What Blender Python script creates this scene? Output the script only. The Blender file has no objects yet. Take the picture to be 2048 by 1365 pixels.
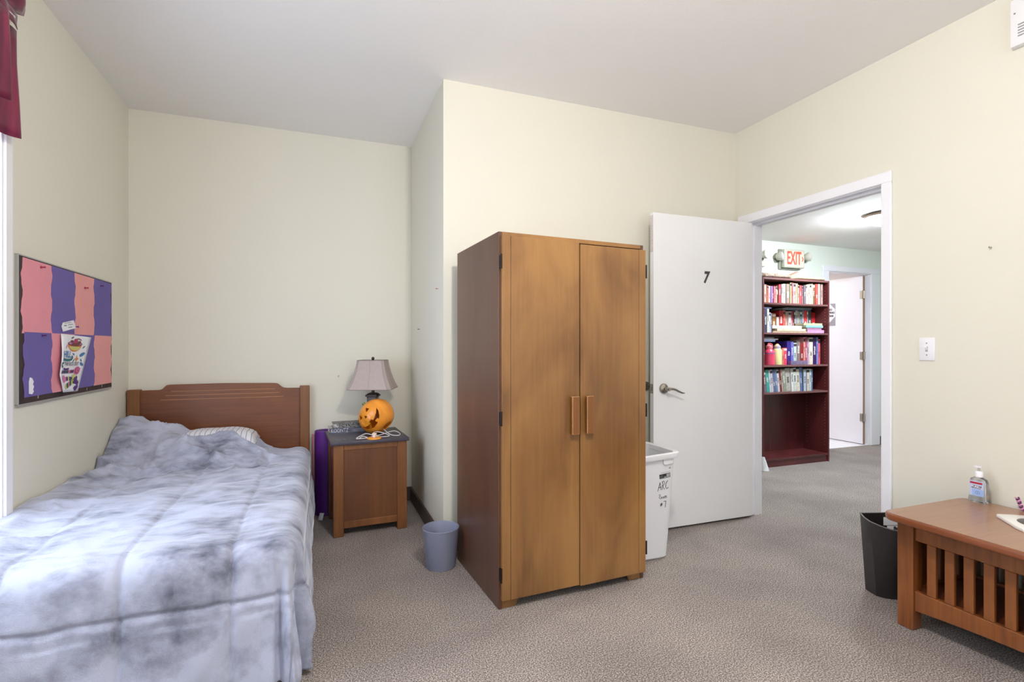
import bpy, bmesh, math, random
from mathutils import Vector, Matrix, noise

# ---------------------------------------------------------------- camera, world, lights, exposure
scene = bpy.context.scene
COL = scene.collection
D = bpy.data
H_CAM, YAW = 1.19, 0.3618
CEIL = 2.742                       # room ceiling height
XL, YB, XS, YP, XR = -1.155, 4.0, 0.678, 2.915, 2.84   # wall planes
HY, HC = 4.25, 2.35                # hall far wall, hall ceiling

cam_data = D.cameras.new('camera')
cam_data.sensor_width = 36.0
cam_data.lens = 18.0
cam_data.shift_y = 11.5 / 2048
cam_data.clip_start = 0.02
cam = D.objects.new('camera', cam_data)
cam.location = (0, 0, H_CAM)
cam.rotation_euler = (math.radians(90), 0, -YAW)
COL.objects.link(cam)
scene.camera = cam

scene.view_settings.view_transform = 'Standard'
scene.view_settings.look = 'None'
scene.view_settings.gamma = 1.0
scene.view_settings.use_curve_mapping = False
scene.view_settings.exposure = 0.08
scene.cycles.caustics_reflective = False
scene.cycles.caustics_refractive = False
scene.cycles.max_bounces = 9

world = D.worlds.new('sky')
scene.world = world
world.use_nodes = True
wb = world.node_tree.nodes['Background']
wb.inputs[0].default_value = (0.78, 0.88, 1.0, 1)


ADDED_BULB = 80.0
DAY_LEFT = 22.0
FILL_REAR = 22.0
SKY = 3.9
HALL_LAMP = 285.0
INNER_LAMP = 92.0
wb.inputs[1].default_value = SKY
def area(name, loc, rot, sx, sy, power, color):
    l = D.lights.new(name, 'AREA'); l.shape = 'RECTANGLE'; l.size = sx; l.size_y = sy
    l.energy = power; l.color = color
    o = D.objects.new(name, l); o.location = loc; o.rotation_euler = rot; COL.objects.link(o); return o
# daylight just outside both panes; the unseen rear window is added for light
area('daylight', (XL - 0.35, 1.85, 1.35), (0, math.radians(-90), 0), 1.7, 1.35, DAY_LEFT, (0.66, 0.78, 1.0))
area('added_fill_rear', (0.9, -2.55, 1.5), (math.radians(90), 0, 0), 2.6, 1.5, FILL_REAR, (0.88, 0.93, 1.0))

# ---------------------------------------------------------------- materials
def lin(c):
    if isinstance(c, str): c = tuple(int(c[i:i+2], 16) for i in (0, 2, 4))
    return tuple(((v/255)/12.92 if v/255 <= 0.04045 else ((v/255+0.055)/1.055)**2.4) for v in c) + (1,)
MATS = {}
def nodes_of(m):
    m.use_nodes = True
    nt = m.node_tree
    return nt, nt.nodes['Principled BSDF']
def mat(name, c, rough=0.5, metal=0.0, var=0.0, vscale=8.0, bump=0.0, bscale=60.0, stretch=(1,1,1), c2=None, sheen=0.0, coat=0.0, spec=None, emit=None, estr=0.0, trans=0.0, detail=3.0, ramp=(0.3,0.7)):
    if name in MATS: return MATS[name]
    m = D.materials.new(name); nt, b = nodes_of(m)
    b.inputs['Base Color'].default_value = lin(c)
    b.inputs['Roughness'].default_value = rough
    b.inputs['Metallic'].default_value = metal
    if spec is not None: b.inputs['Specular IOR Level'].default_value = spec
    if sheen: b.inputs['Sheen Weight'].default_value = sheen; b.inputs['Sheen Roughness'].default_value = 0.35
    if coat: b.inputs['Coat Weight'].default_value = coat; b.inputs['Coat Roughness'].default_value = 0.15
    if trans: b.inputs['Transmission Weight'].default_value = trans
    if emit is not None:
        b.inputs['Emission Color'].default_value = lin(emit); b.inputs['Emission Strength'].default_value = estr
    if var or c2 or bump:
        tc = nt.nodes.new('ShaderNodeTexCoord'); mp = nt.nodes.new('ShaderNodeMapping')
        mp.inputs['Scale'].default_value = stretch
        nt.links.new(tc.outputs['Object'], mp.inputs['Vector'])
    if var or c2:
        n = nt.nodes.new('ShaderNodeTexNoise'); n.inputs['Scale'].default_value = vscale; n.inputs['Detail'].default_value = detail
        nt.links.new(mp.outputs[0], n.inputs['Vector'])
        r = nt.nodes.new('ShaderNodeValToRGB'); r.color_ramp.elements[0].position = ramp[0]; r.color_ramp.elements[1].position = ramp[1]
        base = lin(c)
        if c2 is None:
            r.color_ramp.elements[0].color = tuple(v*(1-var) for v in base[:3]) + (1,)
            r.color_ramp.elements[1].color = tuple(min(1, v*(1+var)) for v in base[:3]) + (1,)
        else:
            r.color_ramp.elements[0].color = base; r.color_ramp.elements[1].color = lin(c2)
        nt.links.new(n.outputs['Fac'], r.inputs[0]); nt.links.new(r.outputs[0], b.inputs['Base Color'])
    if bump:
        n2 = nt.nodes.new('ShaderNodeTexNoise'); n2.inputs['Scale'].default_value = bscale; n2.inputs['Detail'].default_value = 2
        nt.links.new(mp.outputs[0], n2.inputs['Vector'])
        bp = nt.nodes.new('ShaderNodeBump'); bp.inputs['Strength'].default_value = bump; bp.inputs['Distance'].default_value = 0.004
        nt.links.new(n2.outputs['Fac'], bp.inputs['Height']); nt.links.new(bp.outputs[0], b.inputs['Normal'])
    MATS[name] = m
    return m
def wood(name, dark, light, axis=2, rough=0.38, coat=0.15, blotch=2.2, mix=0.55):
    """stained wood: long grain along AXIS plus large soft stain blotches"""
    if name in MATS: return MATS[name]
    m = D.materials.new(name); nt, b = nodes_of(m)
    tc = nt.nodes.new('ShaderNodeTexCoord'); mp = nt.nodes.new('ShaderNodeMapping')
    sc = [42.0, 42.0, 42.0]; sc[axis] = 1.6
    mp.inputs['Scale'].default_value = sc
    nt.links.new(tc.outputs['Object'], mp.inputs['Vector'])
    n = nt.nodes.new('ShaderNodeTexNoise'); n.inputs['Scale'].default_value = 1.6; n.inputs['Detail'].default_value = 6; n.inputs['Roughness'].default_value = 0.65
    nt.links.new(mp.outputs[0], n.inputs['Vector'])
    mp2 = nt.nodes.new('ShaderNodeMapping'); s2 = [1.6, 1.6, 1.6]; s2[axis] = 0.6
    mp2.inputs['Scale'].default_value = s2
    nt.links.new(tc.outputs['Object'], mp2.inputs['Vector'])
    n2 = nt.nodes.new('ShaderNodeTexNoise'); n2.inputs['Scale'].default_value = blotch; n2.inputs['Detail'].default_value = 3; n2.inputs['Distortion'].default_value = 0.6
    nt.links.new(mp2.outputs[0], n2.inputs['Vector'])
    mx = nt.nodes.new('ShaderNodeMix'); mx.data_type = 'FLOAT'; mx.inputs[0].default_value = mix
    nt.links.new(n.outputs['Fac'], mx.inputs[2]); nt.links.new(n2.outputs['Fac'], mx.inputs[3])
    r = nt.nodes.new('ShaderNodeValToRGB'); r.color_ramp.elements[0].position = 0.34; r.color_ramp.elements[1].position = 0.66
    r.color_ramp.elements[0].color = lin(dark); r.color_ramp.elements[1].color = lin(light)
    nt.links.new(mx.outputs[0], r.inputs[0]); nt.links.new(r.outputs[0], b.inputs['Base Color'])
    b.inputs['Roughness'].default_value = rough
    b.inputs['Coat Weight'].default_value = coat; b.inputs['Coat Roughness'].default_value = 0.25
    bp = nt.nodes.new('ShaderNodeBump'); bp.inputs['Strength'].default_value = 0.06; bp.inputs['Distance'].default_value = 0.002
    nt.links.new(n.outputs['Fac'], bp.inputs['Height']); nt.links.new(bp.outputs[0], b.inputs['Normal'])
    MATS[name] = m
    return m

WALL = mat('cream_wall_paint', (226, 222, 208), 0.85, bump=0.10, bscale=130, var=0.015, vscale=1.2)
HALLWALL = mat('hall_wall_paint', (232, 238, 228), 0.85, bump=0.08, bscale=130)
CEILM = mat('ceiling_paint', (245, 242, 240), 0.95, bump=0.35, bscale=170)
WHITE = mat('white_trim_paint', (242, 241, 246), 0.45, var=0.02, vscale=3)
DOORW = mat('white_door_paint', (240, 239, 240), 0.5, var=0.015, vscale=2)
HALLC = mat('hall_ceiling_paint', (246, 244, 242), 0.9)
BASEB = mat('brown_vinyl_base', (84, 68, 62), 0.5)
CHROME = mat('satin_nickel', (176, 170, 160), 0.28, 1.0)
BLACKM = mat('black_metal', (34, 30, 30), 0.4, 0.6)
def thin_glass():
    m = D.materials.new('window_glass'); m.use_nodes = True; nt = m.node_tree; nt.nodes.clear()
    o = nt.nodes.new('ShaderNodeOutputMaterial'); mx = nt.nodes.new('ShaderNodeMixShader'); mx.inputs[0].default_value = 0.06
    t = nt.nodes.new('ShaderNodeBsdfTransparent'); g = nt.nodes.new('ShaderNodeBsdfGlossy'); g.inputs['Roughness'].default_value = 0.02
    nt.links.new(t.outputs[0], mx.inputs[1]); nt.links.new(g.outputs[0], mx.inputs[2]); nt.links.new(mx.outputs[0], o.inputs[0])
    return m
GLASSW = thin_glass()
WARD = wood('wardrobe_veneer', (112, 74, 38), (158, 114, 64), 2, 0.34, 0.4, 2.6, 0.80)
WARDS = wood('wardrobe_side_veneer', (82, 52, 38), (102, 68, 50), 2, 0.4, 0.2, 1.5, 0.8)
BEDW = wood('headboard_wood', (100, 54, 28), (134, 78, 42), 0, 0.38, 0.25)
BEDP = wood('headboard_post_wood', (112, 68, 34), (150, 98, 54), 2, 0.4, 0.2)
NSW = wood('nightstand_wood', (104, 62, 30), (140, 88, 46), 2, 0.42, 0.15, 4)
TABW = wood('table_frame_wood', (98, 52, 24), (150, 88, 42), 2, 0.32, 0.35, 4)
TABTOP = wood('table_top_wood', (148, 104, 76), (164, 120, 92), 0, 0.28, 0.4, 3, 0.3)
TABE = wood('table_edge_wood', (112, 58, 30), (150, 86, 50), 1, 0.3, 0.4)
SHELFW = wood('bookcase_mahogany', (74, 28, 32), (104, 46, 46), 2, 0.34, 0.3, 3)
SHELFE = wood('bookcase_edge', (96, 60, 60), (122, 82, 80), 0, 0.4, 0.2)
CREAMPAGE = mat('book_pages', (226, 218, 198), 0.9)
PAPER = mat('white_paper', (240, 240, 246), 0.8)

def carpet():
    m = D.materials.new('carpet_pile'); nt, b = nodes_of(m)
    tc = nt.nodes.new('ShaderNodeTexCoord')
    n = nt.nodes.new('ShaderNodeTexNoise'); n.inputs['Scale'].default_value = 185; n.inputs['Detail'].default_value = 2; n.inputs['Roughness'].default_value = 0.7
    nt.links.new(tc.outputs['Object'], n.inputs['Vector'])
    r = nt.nodes.new('ShaderNodeValToRGB')
    e = r.color_ramp.elements
    e[0].position = 0.34; e[0].color = lin((82, 75, 72)); e[1].position = 0.66; e[1].color = lin((204, 195, 190))
    x = e.new(0.5); x.color = lin((140, 131, 127))
    nt.links.new(n.outputs['Fac'], r.inputs[0])
    n2 = nt.nodes.new('ShaderNodeTexNoise'); n2.inputs['Scale'].default_value = 2.4; n2.inputs['Detail'].default_value = 3
    nt.links.new(tc.outputs['Object'], n2.inputs['Vector'])
    r2 = nt.nodes.new('ShaderNodeValToRGB'); r2.color_ramp.elements[0].color = (0.86,0.85,0.85,1); r2.color_ramp.elements[1].color = (1.08,1.07,1.05,1)
    r2.color_ramp.elements[0].position = 0.35; r2.color_ramp.elements[1].position = 0.65
    nt.links.new(n2.outputs['Fac'], r2.inputs[0])
    mx = nt.nodes.new('ShaderNodeMix'); mx.data_type = 'RGBA'; mx.blend_type = 'MULTIPLY'; mx.inputs[0].default_value = 1
    nt.links.new(r.outputs[0], mx.inputs[6]); nt.links.new(r2.outputs[0], mx.inputs[7])
    nt.links.new(mx.outputs[2], b.inputs['Base Color'])
    b.inputs['Roughness'].default_value = 1.0; b.inputs['Specular IOR Level'].default_value = 0.1
    bp = nt.nodes.new('ShaderNodeBump'); bp.inputs['Strength'].default_value = 0.4; bp.inputs['Distance'].default_value = 0.003
    nt.links.new(n.outputs['Fac'], bp.inputs['Height']); nt.links.new(bp.outputs[0], b.inputs['Normal'])
    return m
CARPET = carpet()

# ---------------------------------------------------------------- mesh helpers
class MB:
    def __init__(s): s.bm = bmesh.new()
    def _merge(s, b, mi=0):
        for f in b.faces: f.material_index = max(f.material_index, mi)
        t = D.meshes.new('t'); b.to_mesh(t); b.free(); s.bm.from_mesh(t); D.meshes.remove(t)
    def box(s, x0, x1, y0, y1, z0, z1, bev=0.0, seg=1, mi=0, bmi=None, M=None):
        b = bmesh.new()
        v = [b.verts.new((x, y, z)) for x in (x0, x1) for y in (y0, y1) for z in (z0, z1)]
        for f in ((0,1,3,2),(4,6,7,5),(0,4,5,1),(2,3,7,6),(0,2,6,4),(1,5,7,3)): b.faces.new([v[i] for i in f])
        bmesh.ops.recalc_face_normals(b, faces=b.faces)
        if bev:
            r = bmesh.ops.bevel(b, geom=list(b.edges), offset=bev, segments=seg, affect='EDGES', profile=0.5)
            if bmi is not None:
                for f in r['faces']: f.material_index = bmi
        if M is not None: bmesh.ops.transform(b, matrix=M, verts=b.verts)
        s._merge(b, mi); return s
    def loft(s, rings, cap0=True, cap1=True, closed=True, M=None, mi=0):
        b = bmesh.new(); R = [[b.verts.new(p) for p in r] for r in rings]; n = len(R[0])
        for a, c in zip(R, R[1:]):
            for i in range(n if closed else n-1):
                j = (i+1) % n
                b.faces.new((a[i], a[j], c[j], c[i]))
        if cap0: b.faces.new(R[0][::-1])
        if cap1: b.faces.new(R[-1])
        bmesh.ops.recalc_face_normals(b, faces=b.faces)
        if M is not None: bmesh.ops.transform(b, matrix=M, verts=b.verts)
        s._merge(b, mi); return s
    def prism(s, pts, axis, a, b_, bev=0.0, M=None, mi=0, seg=1):
        def P(p, t): return {0: (t, p[0], p[1]), 1: (p[0], t, p[1]), 2: (p[0], p[1], t)}[axis]
        b = bmesh.new()
        A = [b.verts.new(P(p, a)) for p in pts]; B = [b.verts.new(P(p, b_)) for p in pts]
        n = len(pts)
        for i in range(n): b.faces.new((A[i], A[(i+1) % n], B[(i+1) % n], B[i]))
        b.faces.new(A[::-1]); b.faces.new(B)
        bmesh.ops.recalc_face_normals(b, faces=b.faces)
        if bev:
            cap = [e for e in b.edges if abs((e.verts[0].co - e.verts[1].co)[axis]) < 1e-6]
            bmesh.ops.bevel(b, geom=cap, offset=bev, segments=seg, affect='EDGES', profile=0.5)
        if M is not None: bmesh.ops.transform(b, matrix=M, verts=b.verts)
        s._merge(b, mi); return s
    def lathe(s, prof, seg=32, M=None, mi=0, cap=True):
        rings = [[(r*math.cos(2*math.pi*i/seg), r*math.sin(2*math.pi*i/seg), z) for i in range(seg)] for r, z in prof]
        return s.loft(rings, cap, cap, True, M, mi)
    def tube(s, pts, r, seg=8, flat=1.0, mi=0, caps=True):
        pts = [Vector(p) for p in pts]; rings = []
        up = Vector((0, 0, 1))
        for i, p in enumerate(pts):
            d = (pts[min(i+1, len(pts)-1)] - pts[max(i-1, 0)]).normalized()
            u = d.cross(up)
            if u.length < 1e-3: u = d.cross(Vector((1, 0, 0)))
            u.normalize(); w = u.cross(d).normalized()
            rr = r[i] if isinstance(r, (list, tuple)) else r
            rings.append([p + u*math.cos(2*math.pi*k/seg)*rr + w*math.sin(2*math.pi*k/seg)*rr*flat for k in range(seg)])
        return s.loft(rings, caps, caps, True, None, mi)
    def grid(s, rows, mi=0):
        b = bmesh.new(); R = [[b.verts.new(p) for p in r] for r in rows]
        for a, c in zip(R, R[1:]):
            for i in range(len(a)-1): b.faces.new((a[i], a[i+1], c[i+1], c[i]))
        s._merge(b, mi); return s
    def build(s, name, m, parent=None, smooth=True, angle=35, local=False):
        me = D.meshes.new(name); s.bm.to_mesh(me); s.bm.free()
        for x in (m if isinstance(m, (list, tuple)) else [m]): me.materials.append(x)
        if smooth:
            for p in me.polygons: p.use_smooth = True
            me.set_sharp_from_angle(angle=math.radians(angle))
        o = D.objects.new(name, me); COL.objects.link(o)
        if parent is not None: attach(o, parent, local)
        return o
def attach(o, parent, local=False):
    o.parent = parent
    if not local:
        m = Matrix.Identity(4); p = parent
        while p is not None:
            m = p.matrix_parent_inverse @ Matrix.LocRotScale(p.location, p.rotation_euler, None) @ m
            p = p.parent
        o.matrix_parent_inverse = m.inverted()
def thing(name, label, cat, loc=(0,0,0), rz=0.0, group=None):
    o = D.objects.new(name, None); COL.objects.link(o); o.empty_display_size = 0.05
    o.location = loc; o.rotation_euler = (0, 0, rz)
    return tag(o, label, cat, group)
def tag(o, label, cat, group=None):
    o['label'] = label; o['category'] = cat
    if group: o['group'] = group
    return o
def struct(o, label=None):
    o['kind'] = 'structure'
    if label: o['label'] = label
    return o
def dup(o, dx=0, dy=0, dz=0):
    c = o.copy(); COL.objects.link(c); c.parent = o.parent
    c.matrix_parent_inverse = o.matrix_parent_inverse.copy()
    c.location = (o.location.x+dx, o.location.y+dy, o.location.z+dz)
    return c
def text(name, body, size, M, m, parent, extrude=0.0004, bold=0.0, sx=1.0, local=False):
    c = D.curves.new(name, 'FONT'); c.body = body; c.size = size; c.extrude = extrude; c.offset = bold
    c.align_x = 'CENTER'; c.align_y = 'CENTER'
    t = D.objects.new(name + '_c', c); COL.objects.link(t)
    bpy.context.view_layer.update()
    me = D.meshes.new_from_object(t.evaluated_get(bpy.context.evaluated_depsgraph_get()))
    D.objects.remove(t); D.curves.remove(c)
    me.transform(M @ Matrix.Diagonal((sx, 1, 1, 1))); me.materials.clear(); me.materials.append(m); me.name = name
    o = D.objects.new(name, me); COL.objects.link(o); attach(o, parent, local)
    return o
FACE_NY = Matrix(((1,0,0,0),(0,0,-1,0),(0,1,0,0),(0,0,0,1)))     # text on a face looking to -y
FACE_NX = Matrix(((0,0,-1,0),(-1,0,0,0),(0,1,0,0),(0,0,0,1)))    # text on a face looking to -x
FACE_PX = Matrix(((0,0,1,0),(1,0,0,0),(0,1,0,0),(0,0,0,1)))      # text on a face looking to +x
def T(x, y, z): return Matrix.Translation((x, y, z))
def boolean_cut(o, cutters):
    for c in cutters:
        md = o.modifiers.new('cut', 'BOOLEAN'); md.operation = 'DIFFERENCE'; md.object = c; md.solver = 'EXACT'
    bpy.context.view_layer.update()
    me = D.meshes.new_from_object(o.evaluated_get(bpy.context.evaluated_depsgraph_get()))
    o.modifiers.clear(); old = o.data; o.data = me; me.name = old.name; D.meshes.remove(old)
    for c in cutters:
        cm = c.data; D.objects.remove(c); D.meshes.remove(cm)
def rounded(x0, x1, y0, y1, r, n=5):
    out = []
    for cx, cy, a0 in ((x1-r, y1-r, 0), (x0+r, y1-r, 90), (x0+r, y0+r, 180), (x1-r, y0+r, 270)):
        for i in range(n+1):
            a = math.radians(a0 + 90*i/n); out.append((cx + r*math.cos(a), cy + r*math.sin(a)))
    return out
def sstep(a, b, x):
    t = max(0.0, min(1.0, (x-a)/(b-a))); return t*t*(3-2*t)

# ---------------------------------------------------------------- the room
RX0, RX1, RY0 = XL, XR, -2.3          # room extents (the room goes on behind the camera)
struct(MB().box(XL-0.3, 7.2, RY0-0.3, 4.27, -0.12, 0).build('floor', CARPET, smooth=False), 'grey brown flecked carpet floor running through the doorway into the hall')
struct(MB().box(XL-0.12, XR+0.12, RY0-0.12, YB+0.12, CEIL, CEIL+0.1).build('ceiling', CEILM, smooth=False))
# left wall with its window opening
WY0, WY1, WZ0, WZ1 = 1.18, 2.555, 0.5, 2.16
struct(MB().box(XL-0.12, XL, WY1, YB+0.12, 0, CEIL).box(XL-0.12, XL, RY0-0.12, WY0, 0, CEIL).box(XL-0.12, XL, WY0, WY1, 0, WZ0).box(XL-0.12, XL, WY0, WY1, WZ1, CEIL).build('wall_left', WALL, smooth=False))
struct(MB().box(XL, XS+0.1, YB, YB+0.12, 0, CEIL).build('wall_back', WALL, smooth=False))
struct(MB().box(XS, XS+0.1, YP+0.1, YB, 0, CEIL, ).build('wall_alcove_side', WALL, smooth=False))
struct(MB().box(XS, XR, YP, YP+0.1, 0, CEIL).build('wall_closet', WALL, smooth=False))
# right wall with the doorway
DY0, DY1, DZ = 1.876, 2.785, 2.058      # clear opening
struct(MB().box(XR, XR+0.12, DY1+0.02, 4.27, 0, CEIL).box(XR, XR+0.12, RY0-0.12, DY0-0.02, 0, CEIL).box(XR, XR+0.12, DY0-0.02, DY1+0.02, DZ+0.02, CEIL).build('wall_right', WALL, smooth=False))
# rear wall behind the camera, its wide window added to light the room
struct(MB().box(XL, -0.3, RY0-0.12, RY0, 0, CEIL).box(2.1, XR, RY0-0.12, RY0, 0, CEIL).box(-0.3, 2.1, RY0-0.12, RY0, 0, 0.8).box(-0.3, 2.1, RY0-0.12, RY0, 2.2, CEIL).build('wall_rear', WALL, smooth=False))
w2 = struct(MB().box(-0.3, 2.1, RY0-0.07, RY0-0.064, 0.8, 2.2).build('window_2_added', GLASSW, smooth=False))
m = MB()
for x0, x1 in ((-0.3, -0.25), (0.875, 0.925), (2.05, 2.1)): m.box(x0, x1, RY0-0.1, RY0-0.03, 0.8, 2.2)
m.box(-0.25, 2.05, RY0-0.1, RY0-0.03, 0.8, 0.85).box(-0.25, 2.05, RY0-0.1, RY0-0.03, 2.15, 2.2)
m.build('window_frame', WHITE, w2)

# left window: pane, sash, casing, sill
w1 = struct(MB().box(XL-0.075, XL-0.069, WY0+0.04, WY1-0.04, WZ0+0.04, WZ1-0.04).build('window_1', GLASSW, smooth=False), 'white trimmed window beside the bed')
m = MB()
m.box(XL-0.1, XL-0.045, WY0, WY0+0.045, WZ0, WZ1).box(XL-0.1, XL-0.045, WY1-0.045, WY1, WZ0, WZ1)
m.box(XL-0.1, XL-0.045, WY0+0.045, WY1-0.045, WZ0, WZ0+0.045).box(XL-0.1, XL-0.045, WY0+0.045, WY1-0.045, WZ1-0.045, WZ1).box(XL-0.095, XL-0.05, WY0+0.045, WY1-0.045, 1.31, 1.35)
m.build('window_frame', WHITE, w1)
def casing_profile(m, y0, y1, z0, z1):
    m.box(XL, XL+0.012, y0, y1, z0, z1, 0.003).box(XL+0.008, XL+0.020, y0+(0.012 if y1 > 2 else 0), y1-0.012, z0, z1, 0.004)
for y0, y1 in ((WY1-0.01, WY1+0.066), (WY0-0.066, WY0+0.01)):
    m = MB(); casing_profile(m, y0, y1, WZ0-0.02, WZ1+0.06); m.build('casing_board', WHITE, w1)
MB().box(XL, XL+0.018, WY0-0.066, WY1+0.066, WZ1+0.06, WZ1+0.13, 0.004).build('casing_board', WHITE, w1)
MB().box(XL-0.05, XL+0.06, WY0-0.09, WY1+0.066, WZ0-0.045, WZ0-0.02, 0.005).build('window_sill', WHITE, w1)

# doorway trim and jambs
t1 = struct(D.objects.new('trim_1', None), 'white painted casing and jambs of the open doorway'); COL.objects.link(t1)
CW = 0.058
MB().box(XR-0.016, XR, DY0-CW, DY0-0.005, 0, DZ+0.005, 0.004).build('casing_board', WHITE, t1)
MB().box(XR-0.016, XR, DY1+0.005, DY1+CW+0.03, 0, DZ+0.005, 0.004).build('casing_board', WHITE, t1)
MB().box(XR-0.016, XR, DY0-CW, DY1+CW+0.03, DZ+0.005, DZ+0.065, 0.004).build('casing_board', WHITE, t1)
MB().box(XR, XR+0.12, DY0-0.02, DY0, 0, DZ+0.02).build('jamb', WHITE, t1)
MB().box(XR, XR+0.12, DY1, DY1+0.02, 0, DZ+0.02).build('jamb', WHITE, t1)
MB().box(XR, XR+0.12, DY0, DY1, DZ, DZ+0.02).build('jamb', WHITE, t1)
MB().box(XR+0.045, XR+0.085, DY0, DY0+0.012, 0, DZ).build('door_stop', WHITE, t1)
MB().box(XR+0.045, XR+0.085, DY1-0.012, DY1, 0, DZ).build('door_stop', WHITE, t1)
MB().box(XR+0.045, XR+0.085, DY0+0.012, DY1-0.012, DZ-0.012, DZ).build('door_stop', WHITE, t1)

# the open door leaf, square to the wall, number 7
LF = 2.742                                  # its visible face
LX0, LX1 = 2.006, 2.826
d1 = struct(MB().box(LX0, LX1, LF, LF+0.038, 0.014, 2.052, 0.002).build('door_1', DOORW), 'white flush door standing open, black number 7')
INK = mat('black_ink', (40, 38, 40), 0.6)
text('door_number', '7', 0.104, T(2.427, LF-0.001, 1.651) @ FACE_NY @ Matrix.Rotation(0, 4, 'Z') @ Matrix(((1,0.16,0,0),(0,1,0,0),(0,0,1,0),(0,0,0,1))), mat('charcoal_number', (72, 70, 68), 0.5), d1, 0.0015, 0.004, 0.8)
hd = MB().lathe([(0.0335, 0), (0.0335, 0.004), (0.030, 0.011), (0.012, 0.016), (0.0115, 0.045), (0.0125, 0.06), (0.0095, 0.066)], 28, T(2.082, LF, 0.92) @ Matrix.Rotation(math.radians(90), 4, 'X')).build('handle_rose', CHROME, d1)
MB().tube([(2.070, LF-0.052, 0.922), (2.085, LF-0.056, 0.922), (2.110, LF-0.056, 0.921), (2.135, LF-0.056, 0.914), (2.160, LF-0.056, 0.902), (2.185, LF-0.056, 0.893), (2.204, LF-0.054, 0.891)], [0.009, 0.0105, 0.0095, 0.0085, 0.0075, 0.0065, 0.004], 10, 0.9).build('handle_lever', CHROME, hd)
MB().box(LX0-0.002, LX0+0.001, LF+0.006, LF+0.032, 0.89, 0.95, 0.0006).box(LX0-0.010, LX0, LF+0.012, LF+0.026, 0.908, 0.931, 0.002).build('latch_plate', CHROME, d1)
MB().box(LX0-0.0015, LX0+0.001, LF+0.004, LF+0.034, 1.80, 2.035).build('edge_tape', mat('edge_tape', (214, 202, 200), 0.6, var=0.2, vscale=40, stretch=(1,1,6)), d1)
for z in (0.25, 1.05, 1.82):
    MB().lathe([(0.006, z-0.045), (0.006, z+0.045)], 12, T(LX1+0.006, LF+0.040, 0)).box(LX1-0.001, LX1+0.004, LF+0.006, LF+0.036, z-0.045, z+0.045).build('hinge', CHROME, d1)

# brown vinyl base at the foot of the walls
def base(name, pts_list):
    m = MB()
    for a in pts_list: m.box(*a, 0.003)
    return struct(m.build(name, BASEB))
base('baseboard_side', [(XS-0.012, XS, YP-0.012, YB-0.012, 0, 0.105)])
base('baseboard_back', [(XL, XS, YB-0.012, YB, 0, 0.105)])
base('baseboard_closet', [(XS, XR-0.02, YP-0.012, YP, 0, 0.105)])
base('baseboard_right', [(XR-0.012, XR, RY0, DY0-CW, 0, 0.105)])
base('baseboard_left', [(XL, XL+0.012, RY0, YB-0.012, 0, 0.105)])

# ---------------------------------------------------------------- the hall beyond the doorway, and the bright room behind it
HX1 = 6.95
OX0, OX1, OZ = 5.53, 6.225, 2.062
struct(MB().box(XR+0.12, HX1+0.1, -1.3, HY+0.1, HC, HC+0.08).build('ceiling_hall', HALLC, smooth=False))
struct(MB().box(XR+0.12, OX0-0.02, HY, HY+0.1, 0, HC).box(OX1+0.02, HX1, HY, HY+0.1, 0, HC).box(OX0-0.02, OX1+0.02, HY, HY+0.1, OZ+0.02, HC).build('wall_hall_far', HALLWALL, smooth=False))
struct(MB().box(HX1, HX1+0.1, -1.3, HY+0.1, 0, HC).build('wall_hall_end', HALLWALL, smooth=False))
struct(MB().box(XR+0.12, HX1, -1.4, -1.3, 0, HC).build('wall_hall_near', HALLWALL, smooth=False))
base('baseboard_hall', [(OX1+0.16, HX1, HY-0.012, HY, 0, 0.1), (XR+0.12, OX0-0.11, HY-0.012, HY, 0, 0.1)])
t2 = struct(D.objects.new('trim_2', None), 'white casing of the inner doorway beside the bookcase'); COL.objects.link(t2)
MB().box(OX0-0.105, OX0-0.006, HY-0.016, HY, 0, OZ+0.006, 0.004).build('casing_board', WHITE, t2)
MB().box(OX1+0.006, OX1+0.16, HY-0.016, HY, 0, OZ+0.006, 0.004).build('casing_board', WHITE, t2)
MB().box(OX0-0.105, OX1+0.16, HY-0.016, HY, OZ+0.006, OZ+0.07, 0.004).build('casing_board', WHITE, t2)
MB().box(OX0-0.02, OX0, HY, HY+0.1, 0, OZ+0.02).build('jamb', WHITE, t2)
MB().box(OX1, OX1+0.02, HY, HY+0.1, 0, OZ+0.02).build('jamb', WHITE, t2)
MB().box(OX0, OX1, HY, HY+0.1, OZ, OZ+0.02).build('jamb', WHITE, t2)
INW = mat('inner_room_paint', (238, 232, 232), 0.85)
struct(MB().box(4.6, HX1+0.1, HY+0.1, 6.6, HC, HC+0.08).build('ceiling_inner', INW, smooth=False))
m = MB().box(4.5, 4.6, HY+0.1, 6.6, 0, HC).box(HX1, HX1+0.1, HY+0.1, 6.6, 0, HC).box(4.5, HX1+0.1, 6.6, 6.7, 0, HC)
struct(m.build('wall_inner', INW, smooth=False))
fi = struct(MB().box(4.5, HX1+0.1, HY+0.02, 6.7, -0.1, -0.004).build('floor_inner', mat('tile_grout', (200, 198, 198), 0.8), smooth=False))
TILE = mat('white_floor_tile', (236, 235, 240), 0.25, var=0.02)
tl0 = MB().box(-0.148, 0.148, -0.148, 0.148, -0.004, 0.002, 0.002).build('tile', TILE, fi)
tl0.location = (4.9, HY+0.17, 0)
for i in range(6):
    for j in range(6):
        if i or j: c = dup(tl0, i*0.3, j*0.3)
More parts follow.
